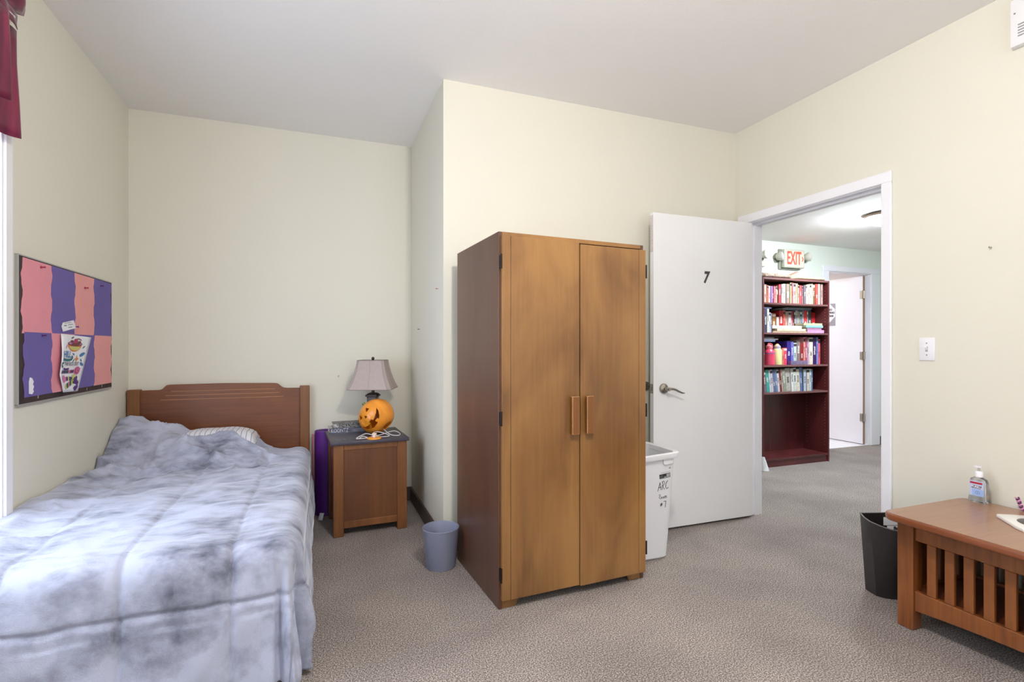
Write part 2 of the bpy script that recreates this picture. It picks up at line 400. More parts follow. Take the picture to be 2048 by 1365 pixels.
# inner door, swung away into the bright room
IX = 6.165
d2 = struct(MB().box(IX, IX+0.036, HY+0.045, HY+0.74, 0.012, 2.048, 0.002).build('door_2', mat('inner_door_paint', (232, 229, 236), 0.45)), 'white inner door swung open behind the bookcase, sign on it')
MB().box(IX+0.002, IX+0.030, HY+0.040, HY+0.0452, 0.012, 2.048).build('raw_edge', mat('raw_door_edge', (158, 126, 100), 0.7), d2)
for z in (0.332, 1.081, 1.821):
    hg = MB().box(IX-0.004, IX+0.002, HY+0.012, HY+0.08, z-0.048, z+0.048, 0.002).lathe([(0.007, z-0.05), (0.007, z+0.05)], 10, T(IX-0.006, HY+0.042, 0)).build('hinge', CHROME, d2)
pa = MB().box(IX-0.004, IX-0.001, HY+0.395, HY+0.615, 1.462, 1.742).build('sign_plate', mat('sign_white', (226, 224, 232), 0.5), d2, smooth=False)
SG = mat('sign_grey', (150, 146, 158), 0.6)
MB().prism([(HY+0.395, 1.742), (HY+0.47, 1.742), (HY+0.395, 1.67)], 0, IX-0.0052, IX-0.0038).build('sign_corner', SG, pa, smooth=False)
MB().prism([(HY+0.395, 1.462), (HY+0.51, 1.462), (HY+0.395, 1.575)], 0, IX-0.0052, IX-0.0038).build('sign_corner', SG, pa, smooth=False)
for b_, z in (('NO', 1.665), ('VAPING', 1.625), ('ZONE', 1.583)):
    text('sign_text', b_, 0.034, T(IX-0.0055, HY+0.463, z) @ FACE_NX, mat('sign_letter', (60, 58, 66), 0.6), pa, 0.0004, 0.0012)

# ---------------------------------------------------------------- ceiling lamps
HGLOW = mat('lit_hall_dome_glass', (255, 250, 244), 0.5, emit=(238, 247, 255), estr=HALL_LAMP)
IGLOW = mat('lit_inner_dome_glass', (255, 250, 244), 0.5, emit=(255, 250, 246), estr=INNER_LAMP)
def dome(name, label, x, y, zc, r, glow):
    t = thing(name, label, 'ceiling light', (x, y, zc))
    MB().lathe([(r*1.0, 0), (r*1.04, -0.012), (r*1.02, -0.03), (r*0.92, -0.034), (r*0.9, 0)], 40, T(x, y, zc)).build('rim', mat('brushed_rim', (150, 132, 120), 0.35, 0.8), t)
    prof = [(r*0.93*math.cos(a), -0.034 - r*0.45*math.sin(a)) for a in [math.radians(k*10) for k in range(0, 9)]] + [(0.012, -0.034 - r*0.45)]
    MB().lathe([(r*0.93, -0.02)] + prof, 40, T(x, y, zc)).build('glass_dome', glow, t)
    return t
def added_bulb_lamp(label, x, y, zc, drop, r, watts):
    t = thing('ceiling_lamp', label, 'ceiling light', (x, y, zc))
    MB().lathe([(0.065, 0), (0.065, -0.012), (0.05, -0.022), (0.020, -0.026), (0.018, -drop+r*0.98)], 32, T(x, y, zc)).build('canopy', MATS['brushed_rim'], t)
    MB().lathe([(0.018, -drop+r*0.98), (0.024, -drop+r*1.02), (0.024, -drop+r*1.3), (0.018, -drop+r*1.35)], 24, T(x, y, zc)).build('socket', WHITE, t)
    l = D.lights.new('added_bulb_light', 'POINT'); l.energy = watts; l.shadow_soft_size = r; l.color = (1.0, 0.955, 0.89)
    o = D.objects.new('added_bulb_light', l); COL.objects.link(o); o.location = (x, y, zc-drop)
mat('brushed_rim', (150, 132, 120), 0.35, 0.8)
added_bulb_lamp('added unseen bulb lamp hung from the bedroom ceiling in front of the wardrobe', 0.74, 0.74, CEIL, 0.20, 0.055, ADDED_BULB)  # unseen bulb added to light the room, placed to suit the cast shadows
dome('ceiling_lamp', 'lit dome lamp on the hall ceiling seen through the doorway', 4.62, 3.02, HC, 0.15, HGLOW)
dome('ceiling_lamp', 'dome lamp on the ceiling of the bright inner room', 5.4, 5.4, HC, 0.15, IGLOW)

# ---------------------------------------------------------------- wardrobe
W, DP, HT = 0.806, 0.606, 1.712
wr = thing('wardrobe', 'tall brown two-door wooden wardrobe with worn bar handles', 'wardrobe', (0.761, 2.184, 0), math.radians(3.1))
L = dict(parent=wr, local=True)
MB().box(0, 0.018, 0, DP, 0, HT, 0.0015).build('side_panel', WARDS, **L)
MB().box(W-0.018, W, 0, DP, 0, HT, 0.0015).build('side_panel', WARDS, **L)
MB().box(0.018, W-0.018, 0.0, DP-0.006, HT-0.02, HT, 0.001).build('top_panel', WARD, **L)
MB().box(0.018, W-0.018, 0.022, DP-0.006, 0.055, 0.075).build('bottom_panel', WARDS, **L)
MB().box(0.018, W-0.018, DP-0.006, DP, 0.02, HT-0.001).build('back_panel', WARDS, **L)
MB().prism([(0.018, 0), (0.085, 0), (0.108, 0.042), (0.40, 0.036), (W-0.108, 0.042), (W-0.085, 0), (W-0.018, 0), (W-0.018, 0.058), (0.018, 0.058)], 1, 0.004, 0.022, 0.001).build('bracket_base', WARD, **L)
WORN = mat('worn_pale_edge', (188, 146, 100), 0.7, var=0.25, vscale=50)
DARKGAP = mat('dark_gap', (46, 22, 16), 0.7)
HDL = wood('handle_wood', (116, 72, 34), (138, 88, 44), 2, 0.4, 0.2)
def ward_door(x0, x1, z0, z1, strip_left, tilt, hx, yoff):
    st = 0.042
    a, b = (x0+st+0.0015, x1) if strip_left else (x0, x1-st-0.0015)
    d = MB().box(a, b, yoff-0.020, yoff-0.001, z0, z1, 0.0012).build('door', WARD, **L)
    e0, e1 = (x0, x0+st) if strip_left else (x1-st, x1)
    MB().box(e0, e1, yoff-0.020, yoff-0.001, z0, z1, 0.0012).build('edge_strip', WARD, d, local=True)
    MB().box(min(e1, a)-0.002 if strip_left else b-0.001, (a+0.001) if strip_left else e0+0.002, yoff-0.016, yoff-0.002, z0+0.001, z1-0.001).build('groove', DARKGAP, d, local=True)
    h = MB().box(hx-0.020, hx+0.020, yoff-0.048, yoff-0.032, 0.774, 0.954, 0.0018, 1, 0, 1).build('handle', [HDL, WORN], d, local=True)
    MB().box(hx-0.014, hx+0.012, yoff-0.033, yoff-0.019, 0.784, 0.944, 0.001).build('handle_base', HDL, d, local=True)
    for z in (0.16, 0.866, 1.575):
        if strip_left: MB().box(x0-0.006, x0+0.002, yoff-0.017, yoff+0.002, z-0.03, z+0.03, 0.001).lathe([(0.004, z-0.033), (0.004, z+0.033)], 8, T(x0-0.003, yoff-0.019, 0)).build('hinge', BLACKM, d, local=True)
        else: MB().box(x1-0.002, x1+0.010, yoff-0.014, yoff+0.004, z-0.03, z+0.03, 0.001).lathe([(0.005, z-0.034), (0.005, z+0.034)], 8, T(x1+0.009, yoff-0.012, 0)).build('hinge', BLACKM, d, local=True)
    return d
ward_door(0.010, 0.4125, 0.044, HT-0.020, True, 0, 0.378, 0.0)
rd = ward_door(0.4165, W-0.003, 0.040, HT-0.029, False, 0, 0.457, -0.004)

# ---------------------------------------------------------------- bed: headboard, mattress, pillow, blanket
bed = thing('bed', 'single bed with a brown shaped wooden headboard against the wall', 'bed', (-0.6, 3.0, 0))
HBY = 3.945
hp = [(-1.10, 0.30), (-1.10, 0.905), (-0.985, 0.905), (-0.968, 0.907), (-0.955, 0.914), (-0.945, 0.926), (-0.934, 0.936), (-0.915, 0.939), (-0.60, 0.941), (-0.285, 0.934), (-0.268, 0.930), (-0.255, 0.920), (-0.243, 0.908), (-0.228, 0.900), (-0.205, 0.897), (-0.10, 0.896), (-0.10, 0.30)]
hb = MB().prism(hp, 1, HBY+0.012, HBY+0.037, 0.003).build('headboard_panel', BEDW, bed)
cuts = []
for x0, x1, z in ((-0.908, -0.283, 0.896), (-0.94, -0.257, 0.869), (-0.968, -0.231, 0.841)):
    cuts.append(MB().box(x0, x1, HBY, HBY+0.016, z-0.0026, z+0.0026).build('cutter', BEDW, None, smooth=False))
boolean_cut(hb, cuts)
GRV = mat('groove_highlight', (196, 140, 100), 0.6)  # pale colour paints the highlight along each groove's lower lip
for x0, x1, z in ((-0.908, -0.283, 0.896), (-0.94, -0.257, 0.869), (-0.968, -0.231, 0.841)):
    MB().box(x0, x1, HBY+0.0135, HBY+0.017, z-0.0026, z+0.0006).build('groove', GRV, hb, smooth=False)
for x0, x1 in ((-1.146, -1.078), (-0.122, -0.058)):
    MB().box(x0, x1, HBY-0.012, HBY+0.048, 0, 0.912, 0.003).build('headboard_post', BEDP, bed)
for x0, x1 in ((-1.12, -1.098), (-0.135, -0.113)):
    MB().box(x0, x1, 2.06, HBY-0.012, 0.17, 0.26, 0.003).build('side_rail', BEDW, bed)
for x in (-1.10, -0.16):
    MB().box(x-0.02, x+0.03, 2.04, 2.09, 0, 0.26, 0.003).build('leg', BEDW, bed)
MB().box(-1.098, -0.135, 2.07, 2.09, 0.17, 0.26, 0.003).build('foot_rail', BEDW, bed)
MB().box(-1.098, -0.135, 2.09, HBY-0.02, 0.235, 0.255).build('bed_slats', BEDW, bed)
mt = MB().prism(rounded(-1.12, -0.125, 2.045, 3.925, 0.06), 2, 0.257, 0.475, 0.03, seg=3).build('mattress', mat('mattress_ticking', (222, 222, 226), 0.8), None)
tag(mt, 'thick white mattress lying under the blue grey blanket', 'mattress')

def pillow(name, x0, x1, y0, y1, zb, th, m, rot=0.0):
    n, k = 26, 18; rows_t, rows_b = [], []
    def pt(i, j, sg):
        u, v = i/n*2-1, j/k*2-1
        e = max(0.0, (1-abs(u)**3.2))*max(0.0, (1-abs(v)**3.0))
        hgt = th*0.5*(e**0.42)
        cx, cy = (x0+x1)/2, (y0+y1)/2
        pin = 1 - 0.07*(1-abs(u))*0 - 0.05*abs(v)**2*(1-abs(u)**2)
        return (cx + u*(x1-x0)/2*(1-0.05*(1-v*v)*0), cy + v*(y1-y0)/2*(1-0.06*(1-abs(u)**2)*0+0.0), zb + th*0.5 + sg*hgt + rot*u + 0.006*noise.noise((u*3, v*3, sg)))
    for j in range(k+1):
        rows_t.append([pt(i, j, 1) for i in range(n+1)]); rows_b.append([pt(i, j, -1) for i in range(n, -1, -1)])
    mb = MB().grid(rows_t).grid(rows_b)
    bmesh.ops.remove_doubles(mb.bm, verts=mb.bm.verts, dist=0.0005)
    return mb.build(name, m, None, angle=80)
def stripes():
    m = D.materials.new('striped_pillowcase'); nt, b = nodes_of(m)
    tc = nt.nodes.new('ShaderNodeTexCoord'); wv = nt.nodes.new('ShaderNodeTexWave')
    wv.wave_type = 'BANDS'; wv.bands_direction = 'X'; wv.inputs['Scale'].default_value = 11; wv.inputs['Distortion'].default_value = 0.6; wv.inputs['Detail'].default_value = 1
    nt.links.new(tc.outputs['Object'], wv.inputs['Vector'])
    r = nt.nodes.new('ShaderNodeValToRGB'); e = r.color_ramp.elements
    e[0].position = 0.0; e[0].color = lin((120, 134, 166)); e[1].position = 0.07; e[1].color = lin((232, 232, 240))
    nt.links.new(wv.outputs['Fac'], r.inputs[0]); nt.links.new(r.outputs[0], b.inputs['Base Color']); b.inputs['Roughness'].default_value = 0.9
    return m
tag(pillow('pillow', -0.86, -0.372, 3.60, 3.915, 0.478, 0.185, stripes()), 'white pillow with thin blue stripes against the headboard', 'pillow')

def blanket():
    xe, ye = -0.140, 2.045            # mattress edges
    S0, T0 = XL+0.008, 3.90
    Dm = 0.535
    R = 0.085
    ns, nt_ = 190, 300
    smax, tmax = (xe - S0) + Dm, (T0 - ye) + Dm
    def ntz(x, y, s=1.0): return noise.noise(Vector((x*s, y*s, 3.7)))
    def ridge(x, y, sx, sy, seed): return 1 - abs(noise.noise(Vector((x*sx, y*sy, seed))))*2
    def seam(v, at, w=0.010): return sum(math.exp(-((v-a)/w)**2) for a in at)
    def puff(v, at):
        # 0 at the seams, 1 halfway between them
        for a, b in zip(at, at[1:]):
            if a <= v <= b: return math.sin(math.pi*(v-a)/(b-a))
        return 0.3
    sx = [S0-0.05, -0.90, -0.592, -0.278, 0.03+0.02, 0.38]
    sy = [1.50+0.26, 2.15, 2.53, 2.91, 3.29, 3.67, 4.05]
    foot_seam = ye - 0.235
    rows = []
    for j in range(nt_+1):
        t = tmax*j/nt_
        yv = T0 - t                    # unrolled y
        row = []
        for i in range(ns+1):
            s_ = smax*i/ns
            xv = S0 + s_               # unrolled x
            # the head edge runs slightly aslant, leaving the pillow corner bare on the right
            head = 0.02 + 0.15*sstep(-0.95, -0.3, xv)*(1-0.25*sstep(-0.3, 0.0, xv))
            y_un = yv - head*(1 - sstep(0.0, 0.8, t))
            ds, dt = max(0.0, xv-xe), max(0.0, ye-y_un)
            x, y = min(xv, xe), max(y_un, ye)
            # top height
            wl = 1-sstep(-1.10, -0.72, x)
            hump = sstep(3.24+0.20*wl, 3.64+0.20*wl, y)*(0.205*(1-sstep(-1.08, -0.62, x)) + 0.125*sstep(-1.12, -0.66, x)*(1-sstep(-0.56, -0.16, x)))
            hump *= 1 - 0.35*sstep(3.76, 3.9, y)*(1-wl)
            crumple = sstep(2.95, 3.45, y)*(1-sstep(-0.35, -0.12, x)) + 0.45*(1-sstep(-0.98, -0.70, x))*sstep(2.05, 2.3, y)*sstep(0.0, 0.12, x-S0)
            crumple *= 1 - 0.6*sstep(3.66, 3.86, y)
            z = 0.505 + hump
            z += 0.010*puff(xv, sx)*puff(y_un, sy)
            z -= 0.005*seam(xv, sx[1:-1], 0.009) + 0.004*seam(y_un, sy[1:-1], 0.007)*(0.5+0.5*ntz(x, y, 6))
            z += 0.009*ntz(x, y, 5) + 0.005*ntz(x+7, y, 13)
            # long pulled wrinkles
            z += 0.010*ridge(x+0.45*y, y, 5.0, 1.4, 9.1)*0.6
            z += crumple*(0.046*ridge(x*0.8+y*0.5, y-0.4*x, 3.4, 4.6, 2.2)**3 + 0.022*ridge(x-0.6*y, y+0.5*x, 6.5, 7.5, 5.5)**2 - 0.025)
            z += 0.022*(1-sstep(0.0, 0.16, x-S0))*sstep(2.1, 2.5, y)     # pushed up along the wall
            Dd = max(ds, dt)
            if Dd > 0:
                phi = math.atan2(dt, ds)                        # 0 = side, pi/2 = foot
                th = Dd/R
                if th < math.pi/2: hor, drop = R*math.sin(th), R*(1-math.cos(th))
                else: hor, drop = R + (0.045+0.05*sstep(0.2, 1.2, phi))*(Dd-R*math.pi/2), R + (Dd-R*math.pi/2)
                f = sstep(0.05, 0.45, Dd)
                corner = math.sin(2*phi)
                fold = 0.0
                if ds > 0 and dt > 0:
                    fold += f*sstep(0.0, 0.3, phi)*(0.034*math.sin(phi*7.5-0.6) + 0.012*math.sin(phi*17)) - 0.008*f*(1-sstep(0, 0.5, phi))
                fold += f*0.022*noise.noise(Vector((xv*5.0, y_un*3.4, 1.3))) + f*0.009*noise.noise(Vector((xv*14, y_un*9, 4.3)))
                bulge = 0.016*puff(xv, sx)*puff(y_un, sy) - 0.012*seam(xv, sx[1:-1], 0.009)*sstep(0.5, 1.2, phi) - 0.012*math.exp(-((Dd-0.235)/0.009)**2)
                hor += fold + bulge
                dx, dy = math.cos(phi), -math.sin(phi)
                x += dx*hor; y += dy*hor; z -= drop
                z = max(z, 0.014 + 0.004*ntz(x, y, 20))
                if phi > 0.2: z = max(z, 0.02)
                x = max(x, XL+0.006)
            row.append((x, y, z))
        rows.append(row)
    mb = MB().grid(rows)
    bmesh.ops.recalc_face_normals(mb.bm, faces=mb.bm.faces)
    o = mb.build('blanket', blanket_mat(), None, angle=180)
    md = o.modifiers.new('thickness', 'SOLIDIFY'); md.thickness = 0.012; md.offset = 1 if False else -1
    return o
def blanket_mat():
    """plush pile: soft brushed patches (nap laid one way or the other) with finer streaks"""
    m = D.materials.new('plush_blanket'); nt, b = nodes_of(m)
    tc = nt.nodes.new('ShaderNodeTexCoord')
    def nz(scale, detail, stretch, rot=0.0, rough=0.5, dist=0.0):
        mp = nt.nodes.new('ShaderNodeMapping'); mp.inputs['Scale'].default_value = stretch; mp.inputs['Rotation'].default_value = (0, 0, rot)
        nt.links.new(tc.outputs['Object'], mp.inputs['Vector'])
        n = nt.nodes.new('ShaderNodeTexNoise'); n.inputs['Scale'].default_value = scale; n.inputs['Detail'].default_value = detail; n.inputs['Roughness'].default_value = rough; n.inputs['Distortion'].default_value = dist
        nt.links.new(mp.outputs[0], n.inputs['Vector']); return n
    n1 = nz(2.6, 5, (1, 0.9, 1.2), 0.3, 0.55, 0.25); n2 = nz(9, 7, (1.0, 2.6, 1.0), 0.35, 0.6)
    mx = nt.nodes.new('ShaderNodeMix'); mx.data_type = 'FLOAT'; mx.inputs[0].default_value = 0.40
    nt.links.new(n1.outputs['Fac'], mx.inputs[2]); nt.links.new(n2.outputs['Fac'], mx.inputs[3])
    r = nt.nodes.new('ShaderNodeValToRGB'); e = r.color_ramp.elements
    e[0].position = 0.35; e[0].color = lin((94, 97, 111)); e[1].position = 0.54; e[1].color = lin((182, 186, 206))
    x = e.new(0.45); x.color = lin((152, 155, 173))
    nt.links.new(mx.outputs[0], r.inputs[0]); nt.links.new(r.outputs[0], b.inputs['Base Color'])
    b.inputs['Roughness'].default_value = 0.95; b.inputs['Specular IOR Level'].default_value = 0.15
    b.inputs['Sheen Weight'].default_value = 1.0; b.inputs['Sheen Roughness'].default_value = 0.3; b.inputs['Sheen Tint'].default_value = lin((230, 232, 242))
    n3 = nz(240, 2, (1, 1, 1))
    bp = nt.nodes.new('ShaderNodeBump'); bp.inputs['Strength'].default_value = 0.4; bp.inputs['Distance'].default_value = 0.003
    nt.links.new(n3.outputs['Fac'], bp.inputs['Height']); nt.links.new(bp.outputs[0], b.inputs['Normal'])
    return m
tag(blanket(), 'plush blue grey quilted blanket spread over the bed', 'blanket')

# ---------------------------------------------------------------- nightstand
nsd = thing('nightstand', 'square brown nightstand with a dark top beside the bed', 'nightstand', (0.088, 3.362, 0), math.radians(3.0))
L = dict(parent=nsd, local=True)
NT = 0.598; NW, ND = 0.457, 0.445
for x in (0, NW-0.062):
    for y in (0, ND-0.062):
        MB().box(x, x+0.062, y, y+0.062, 0, NT-0.022, 0.003).build('leg', NSW, **L)
MB().box(0.062, NW-0.062, 0.010, 0.022, 0.085, NT-0.055).build('front_panel', wood('nightstand_panel', (88, 50, 24), (116, 70, 36), 2, 0.45, 0.1, 4), **L)
MB().box(0.062, NW-0.062, 0.004, 0.03, NT-0.058, NT-0.022, 0.002).build('rail', NSW, **L)
MB().box(0.062, NW-0.062, 0.004, 0.03, 0.05, 0.092, 0.002).build('rail', NSW, **L)
for x in (0.012, NW-0.024):
    MB().box(x, x+0.012, 0.062, ND-0.062, 0.05, NT-0.022).build('side_panel', NSW, **L)
MB().box(0.062, NW-0.062, ND-0.02, ND-0.008, 0.05, NT-0.022).build('back_panel', NSW, **L)
MB().box(0.024, NW-0.024, 0.022, ND-0.02, 0.05, 0.066).build('bottom_panel', NSW, **L)
tp = MB().box(-0.020, NW+0.012, -0.018, ND+0.01, NT-0.022, NT, 0.004, 2).build('top', mat('slate_laminate', (66, 62, 74), 0.42, var=0.12, vscale=20), **L)
SCR = mat('scratch', (170, 166, 172), 0.8)
for x, y, a, l in ((0.035, 0.075, 0.2, 0.03), (0.075, 0.085, 0.1, 0.022), (0.11, 0.095, 0.05, 0.02)):
    MB().prism([(-l/2, -0.0015), (0, -0.003), (l/2, 0), (0, 0.003)], 2, NT-0.0005, NT+0.0003, M=T(x, y, 0) @ Matrix.Rotation(a, 4, 'Z')).build('scuff', SCR, tp, local=True)

# table lamp
lp = thing('table_lamp', 'table lamp with a taupe bell shade behind the pumpkin', 'lamp', (0.365, 3.765, NT), math.radians(-18))
L = dict(parent=lp, local=True)
LB = mat('lamp_bronze', (58, 50, 48), 0.4, 0.3, var=0.3, vscale=20)
def sq(r, z, c=0.25):
    k = r*(1-c); return [(r, -k, z), (r, k, z), (k, r, z), (-k, r, z), (-r, k, z), (-r, -k, z), (-k, -r, z), (k, -r, z)]
MB().loft([sq(0.068, 0), sq(0.068, 0.016), sq(0.058, 0.026), sq(0.036, 0.034), sq(0.033, 0.05)]).build('base', LB, **L)
MB().loft([sq(0.033, 0.05), sq(0.034, 0.12), sq(0.036, 0.235)]).build('column', mat('lamp_marble', (92, 82, 80), 0.35, var=0.35, vscale=25), **L)
MB().loft([sq(0.036, 0.235), sq(0.046, 0.240), sq(0.046, 0.250), sq(0.030, 0.262), sq(0.012, 0.266)]).build('cap', LB, **L)
MB().lathe([(0.011, 0.264), (0.011, 0.40), (0.005, 0.405), (0.005, 0.500)], 14).build('socket_stem', LB, **L)
MB().lathe([(0.004, 0.492), (0.007, 0.496), (0.011, 0.506), (0.010, 0.514), (0.004, 0.520)], 16).build('finial', LB, **L)
SH = mat('taupe_linen_shade', (178, 164, 160), 0.9, bump=0.25, bscale=300, var=0.03, vscale=60)
def shade_ring(t, off=0.0):
    r = 0.092 + (0.152-0.092)*(0.45*t + 0.55*t**2.2) + off
    c = 0.16*r; k = r-c
    pts = []
    for sx_, sy_ in ((1, -1), (1, 1), (-1, 1), (-1, -1)):
        pass
    return [(r, -k, 0), (r, 0, 0), (r, k, 0), (k, r, 0), (0, r, 0), (-k, r, 0), (-r, k, 0), (-r, 0, 0), (-r, -k, 0), (-k, -r, 0), (0, -r, 0), (k, -r, 0)]
ZT, ZB_ = 0.496, 0.296
outer = [[(x, y, ZT + (ZB_-ZT)*t) for x, y, _ in shade_ring(t)] for t in [k/10 for k in range(11)]]
inner = [[(x, y, ZT + (ZB_-ZT)*t) for x, y, _ in shade_ring(t, -0.003)] for t in [k/10 for k in range(10, -1, -1)]]
sd = MB().loft(outer + inner, False, False).build('shade', SH, angle=25, **L)
TRIM = mat('shade_piping', (150, 136, 132), 0.9)
mb = MB()
for idx in range(12):
    if idx in (1, 4, 7, 10) or idx % 3 != 1:
        mb.tube([Vector(outer[k][idx])*1.0 for k in range(11)], 0.0012, 5)
mb.build('seam', TRIM, sd, local=True)
for ring in (outer[0], outer[-1]):
    MB().tube(ring + [ring[0], ring[1]], 0.0022, 5).build('hem', TRIM, sd, local=True)
for a in (0, math.pi/2):
    MB().tube([(-0.09*math.cos(a), -0.09*math.sin(a), ZT-0.004), (0.09*math.cos(a), 0.09*math.sin(a), ZT-0.004)], 0.0015, 5).build('spider_arm', LB, **L)

# jack-o'-lantern
def pumpkin():
    c = Vector((0.372, 3.60, NT+0.118)); R = 0.122
    up = Vector((-0.605, 0.483, 0.62)).normalized()
    face = Vector((-0.63, -0.77, 0.05)); face = (face - up*face.dot(up)).normalized()
    side = up.cross(face).normalized()               # local x
    B = Matrix((side, -face, up)).transposed()        # columns: local x, y, z
    M = T(*c) @ B.to_4x4()
    def shell(r, sq_):
        rings = []
        for j in range(1, 28):
            th = math.pi*j/28
            ring = []
            for i in range(80):
                a = 2*math.pi*i/80
                rib = 1 - 0.035*abs(math.cos(a*5))**6 * math.sin(th)
                ring.append((r*rib*math.sin(th)*math.cos(a), r*rib*math.sin(th)*math.sin(a), r*sq_*math.cos(th)*(1-0.10*math.exp(-(math.sin(th)/0.35)**2))))
            rings.append(ring)
        return rings
    body = MB().loft(shell(R, 0.93)).build('jack_o_lantern', [mat('orange_plastic', (238, 150, 44), 0.32, var=0.10, vscale=9, coat=0.2)], None)
    inn = MB().loft(shell(R-0.006, 0.93)).build('cutter', WHITE, None)
    cut = [inn]
    def hole(pts): cut.append(MB().prism([(x*R, z*R) for x, z in pts], 1, -R*1.3, -R*0.35).build('cutter', WHITE, None, smooth=False))
    hole([(-0.42, 0.26), (-0.18, 0.24), (-0.28, 0.50)]); hole([(0.42, 0.26), (0.18, 0.24), (0.28, 0.50)])
    hole([(-0.10, 0.02), (0.10, 0.02), (0.0, 0.20)])
    hole([(-0.70, 0.02), (-0.50, -0.20), (-0.24, -0.31), (-0.10, -0.34), (-0.10, -0.24), (0.12, -0.24), (0.12, -0.34), (0.26, -0.31), (0.50, -0.20), (0.70, 0.02), (0.66, -0.20), (0.50, -0.42), (0.34, -0.52), (0.34, -0.42), (0.16, -0.44), (0.16, -0.58), (0.0, -0.60), (-0.20, -0.58), (-0.42, -0.48), (-0.58, -0.32)])
    cut.append(MB().lathe([(0.040, -R*1.3), (0.040, -R*0.4)], 24).build('cutter', WHITE, None))
    boolean_cut(body, cut)
    body.data.transform(M)
    for p in body.data.polygons: p.use_smooth = True
    body.data.set_sharp_from_angle(angle=math.radians(35))
    body.data.materials.clear(); body.data.materials.append(MATS['orange_plastic'])
    tag(body, 'glossy orange jack-o\'-lantern pumpkin lying tilted on the nightstand', 'pumpkin')
    MB().lathe([(0.016, R*0.83), (0.013, R*0.92), (0.011, R*1.05), (0.013, R*1.09)], 12, M).build('stem', mat('pumpkin_stem', (120, 128, 58), 0.6), body)
    return body
pumpkin()
CORD = mat('white_cord', (236, 232, 232), 0.5)
zt = NT + 0.004
def spline(pts, n=8):
    out = []; P_ = [Vector(p) for p in pts]
    for i in range(len(P_)-1):
        p0, p1, p2, p3 = P_[max(i-1, 0)], P_[i], P_[i+1], P_[min(i+2, len(P_)-1)]
        for k in range(n):
            t = k/n
            out.append(0.5*((2*p1) + (p2-p0)*t + (2*p0-5*p1+4*p2-p3)*t*t + (3*p1-p0-3*p2+p3)*t**3))
    out.append(P_[-1]); return out
cd = thing('lantern_cord', 'white looped cord with an orange disc base by the pumpkin', 'cord', (0.345, 3.44, NT))
MB().tube(spline([(0.415, 3.56, zt+0.03), (0.435, 3.50, zt+0.012), (0.46, 3.47, zt), (0.50, 3.445, zt), (0.515, 3.50, zt+0.004), (0.49, 3.56, zt+0.012), (0.45, 3.545, zt+0.010), (0.40, 3.49, zt+0.006), (0.36, 3.455, zt+0.006), (0.335, 3.47, zt+0.012), (0.355, 3.515, zt+0.02), (0.40, 3.52, zt+0.012), (0.44, 3.455, zt), (0.405, 3.425, zt), (0.36, 3.455, zt), (0.30, 3.475, zt+0.018), (0.265, 3.46, zt+0.012), (0.228, 3.42, zt), (0.255, 3.408, zt), (0.30, 3.42, zt), (0.325, 3.42, zt+0.006), (0.335, 3.412, zt+0.018)], 8), 0.0026, 7).build('cable', CORD, cd)
MB().tube(spline([(0.30, 3.42, zt), (0.275, 3.45, zt+0.006), (0.25, 3.43, zt), (0.262, 3.405, zt)], 8), 0.0022, 6).build('cable', CORD, cd)
MB().lathe([(0.044, 0.0), (0.046, 0.003), (0.043, 0.008), (0.012, 0.011)], 36, T(0.337, 3.392, NT)).build('disc_base', mat('orange_disc', (236, 160, 62), 0.4), cd)
MB().lathe([(0.009, 0.008), (0.009, 0.026), (0.015, 0.027), (0.015, 0.036), (0.008, 0.037)], 18, T(0.337, 3.392, NT)).build('bulb_socket', mat('socket_white', (244, 226, 218), 0.4), cd)
MB().lathe([(0.0045, 0.0), (0.0045, 0.006)], 10, T(0.358, 3.366, NT)).build('clip', mat('clip_orange', (214, 132, 46), 0.4), cd)

# books beside the pumpkin
def flat_book(name, label, x0, x1, y0, y1, z0, z1, rz, cov, group=None, cat='book', pages=CREAMPAGE):
    """a closed book lying flat, spine towards -y"""
    cx, cy = (x0+x1)/2, (y0+y1)/2
    o = thing(name, label, cat, (cx, cy, z0), rz, group)
    w, d, h = (x1-x0)/2, (y1-y0)/2, z1-z0
    t = min(0.0025, h*0.18)
    MB().box(-w, w, -d, d, 0, t).box(-w, w, -d, d, h-t, h).box(-w, w, -d, -d+t*1.2, t*0.5, h-t*0.5, t*0.3).build('cover', cov, o, smooth=False, local=True)
    MB().box(-w+0.003, w-0.003, -d+t*1.2, d-0.004, t, h-t).build('pages', pages, o, smooth=False, local=True)
    return o
KB = mat('navy_jacket', (52, 52, 66), 0.25, c2=(122, 124, 142), vscale=14, stretch=(1, 6, 6), coat=0.5)
b1 = flat_book('book', 'thick dark hardback lettered KOONTZ at the bottom beside the pumpkin', 0.066, 0.300, 3.70, 3.83, NT, NT+0.036, math.radians(4), KB)
text('spine_title', 'KOONTZ', 0.036, T(-0.050, -0.0652, 0.017) @ FACE_NY, mat('silver_foil', (206, 206, 214), 0.3, 0.2), b1, 0.0004, -0.0003, 0.74, local=True)
b2 = flat_book('book', 'mottled grey paperback lying on the KOONTZ hardback', 0.092, 0.285, 3.705, 3.82, NT+0.036, NT+0.066, math.radians(4), mat('speckled_jacket', (44, 42, 42), 0.5, c2=(160, 158, 156), vscale=120, ramp=(0.42, 0.62)))
MB().box(-0.094, -0.062, -0.0582, -0.0572, 0.004, 0.026).build('spine_emblem', mat('emblem_white', (222, 216, 216), 0.5, c2=(70, 64, 66), vscale=70), b2, local=True, smooth=False)

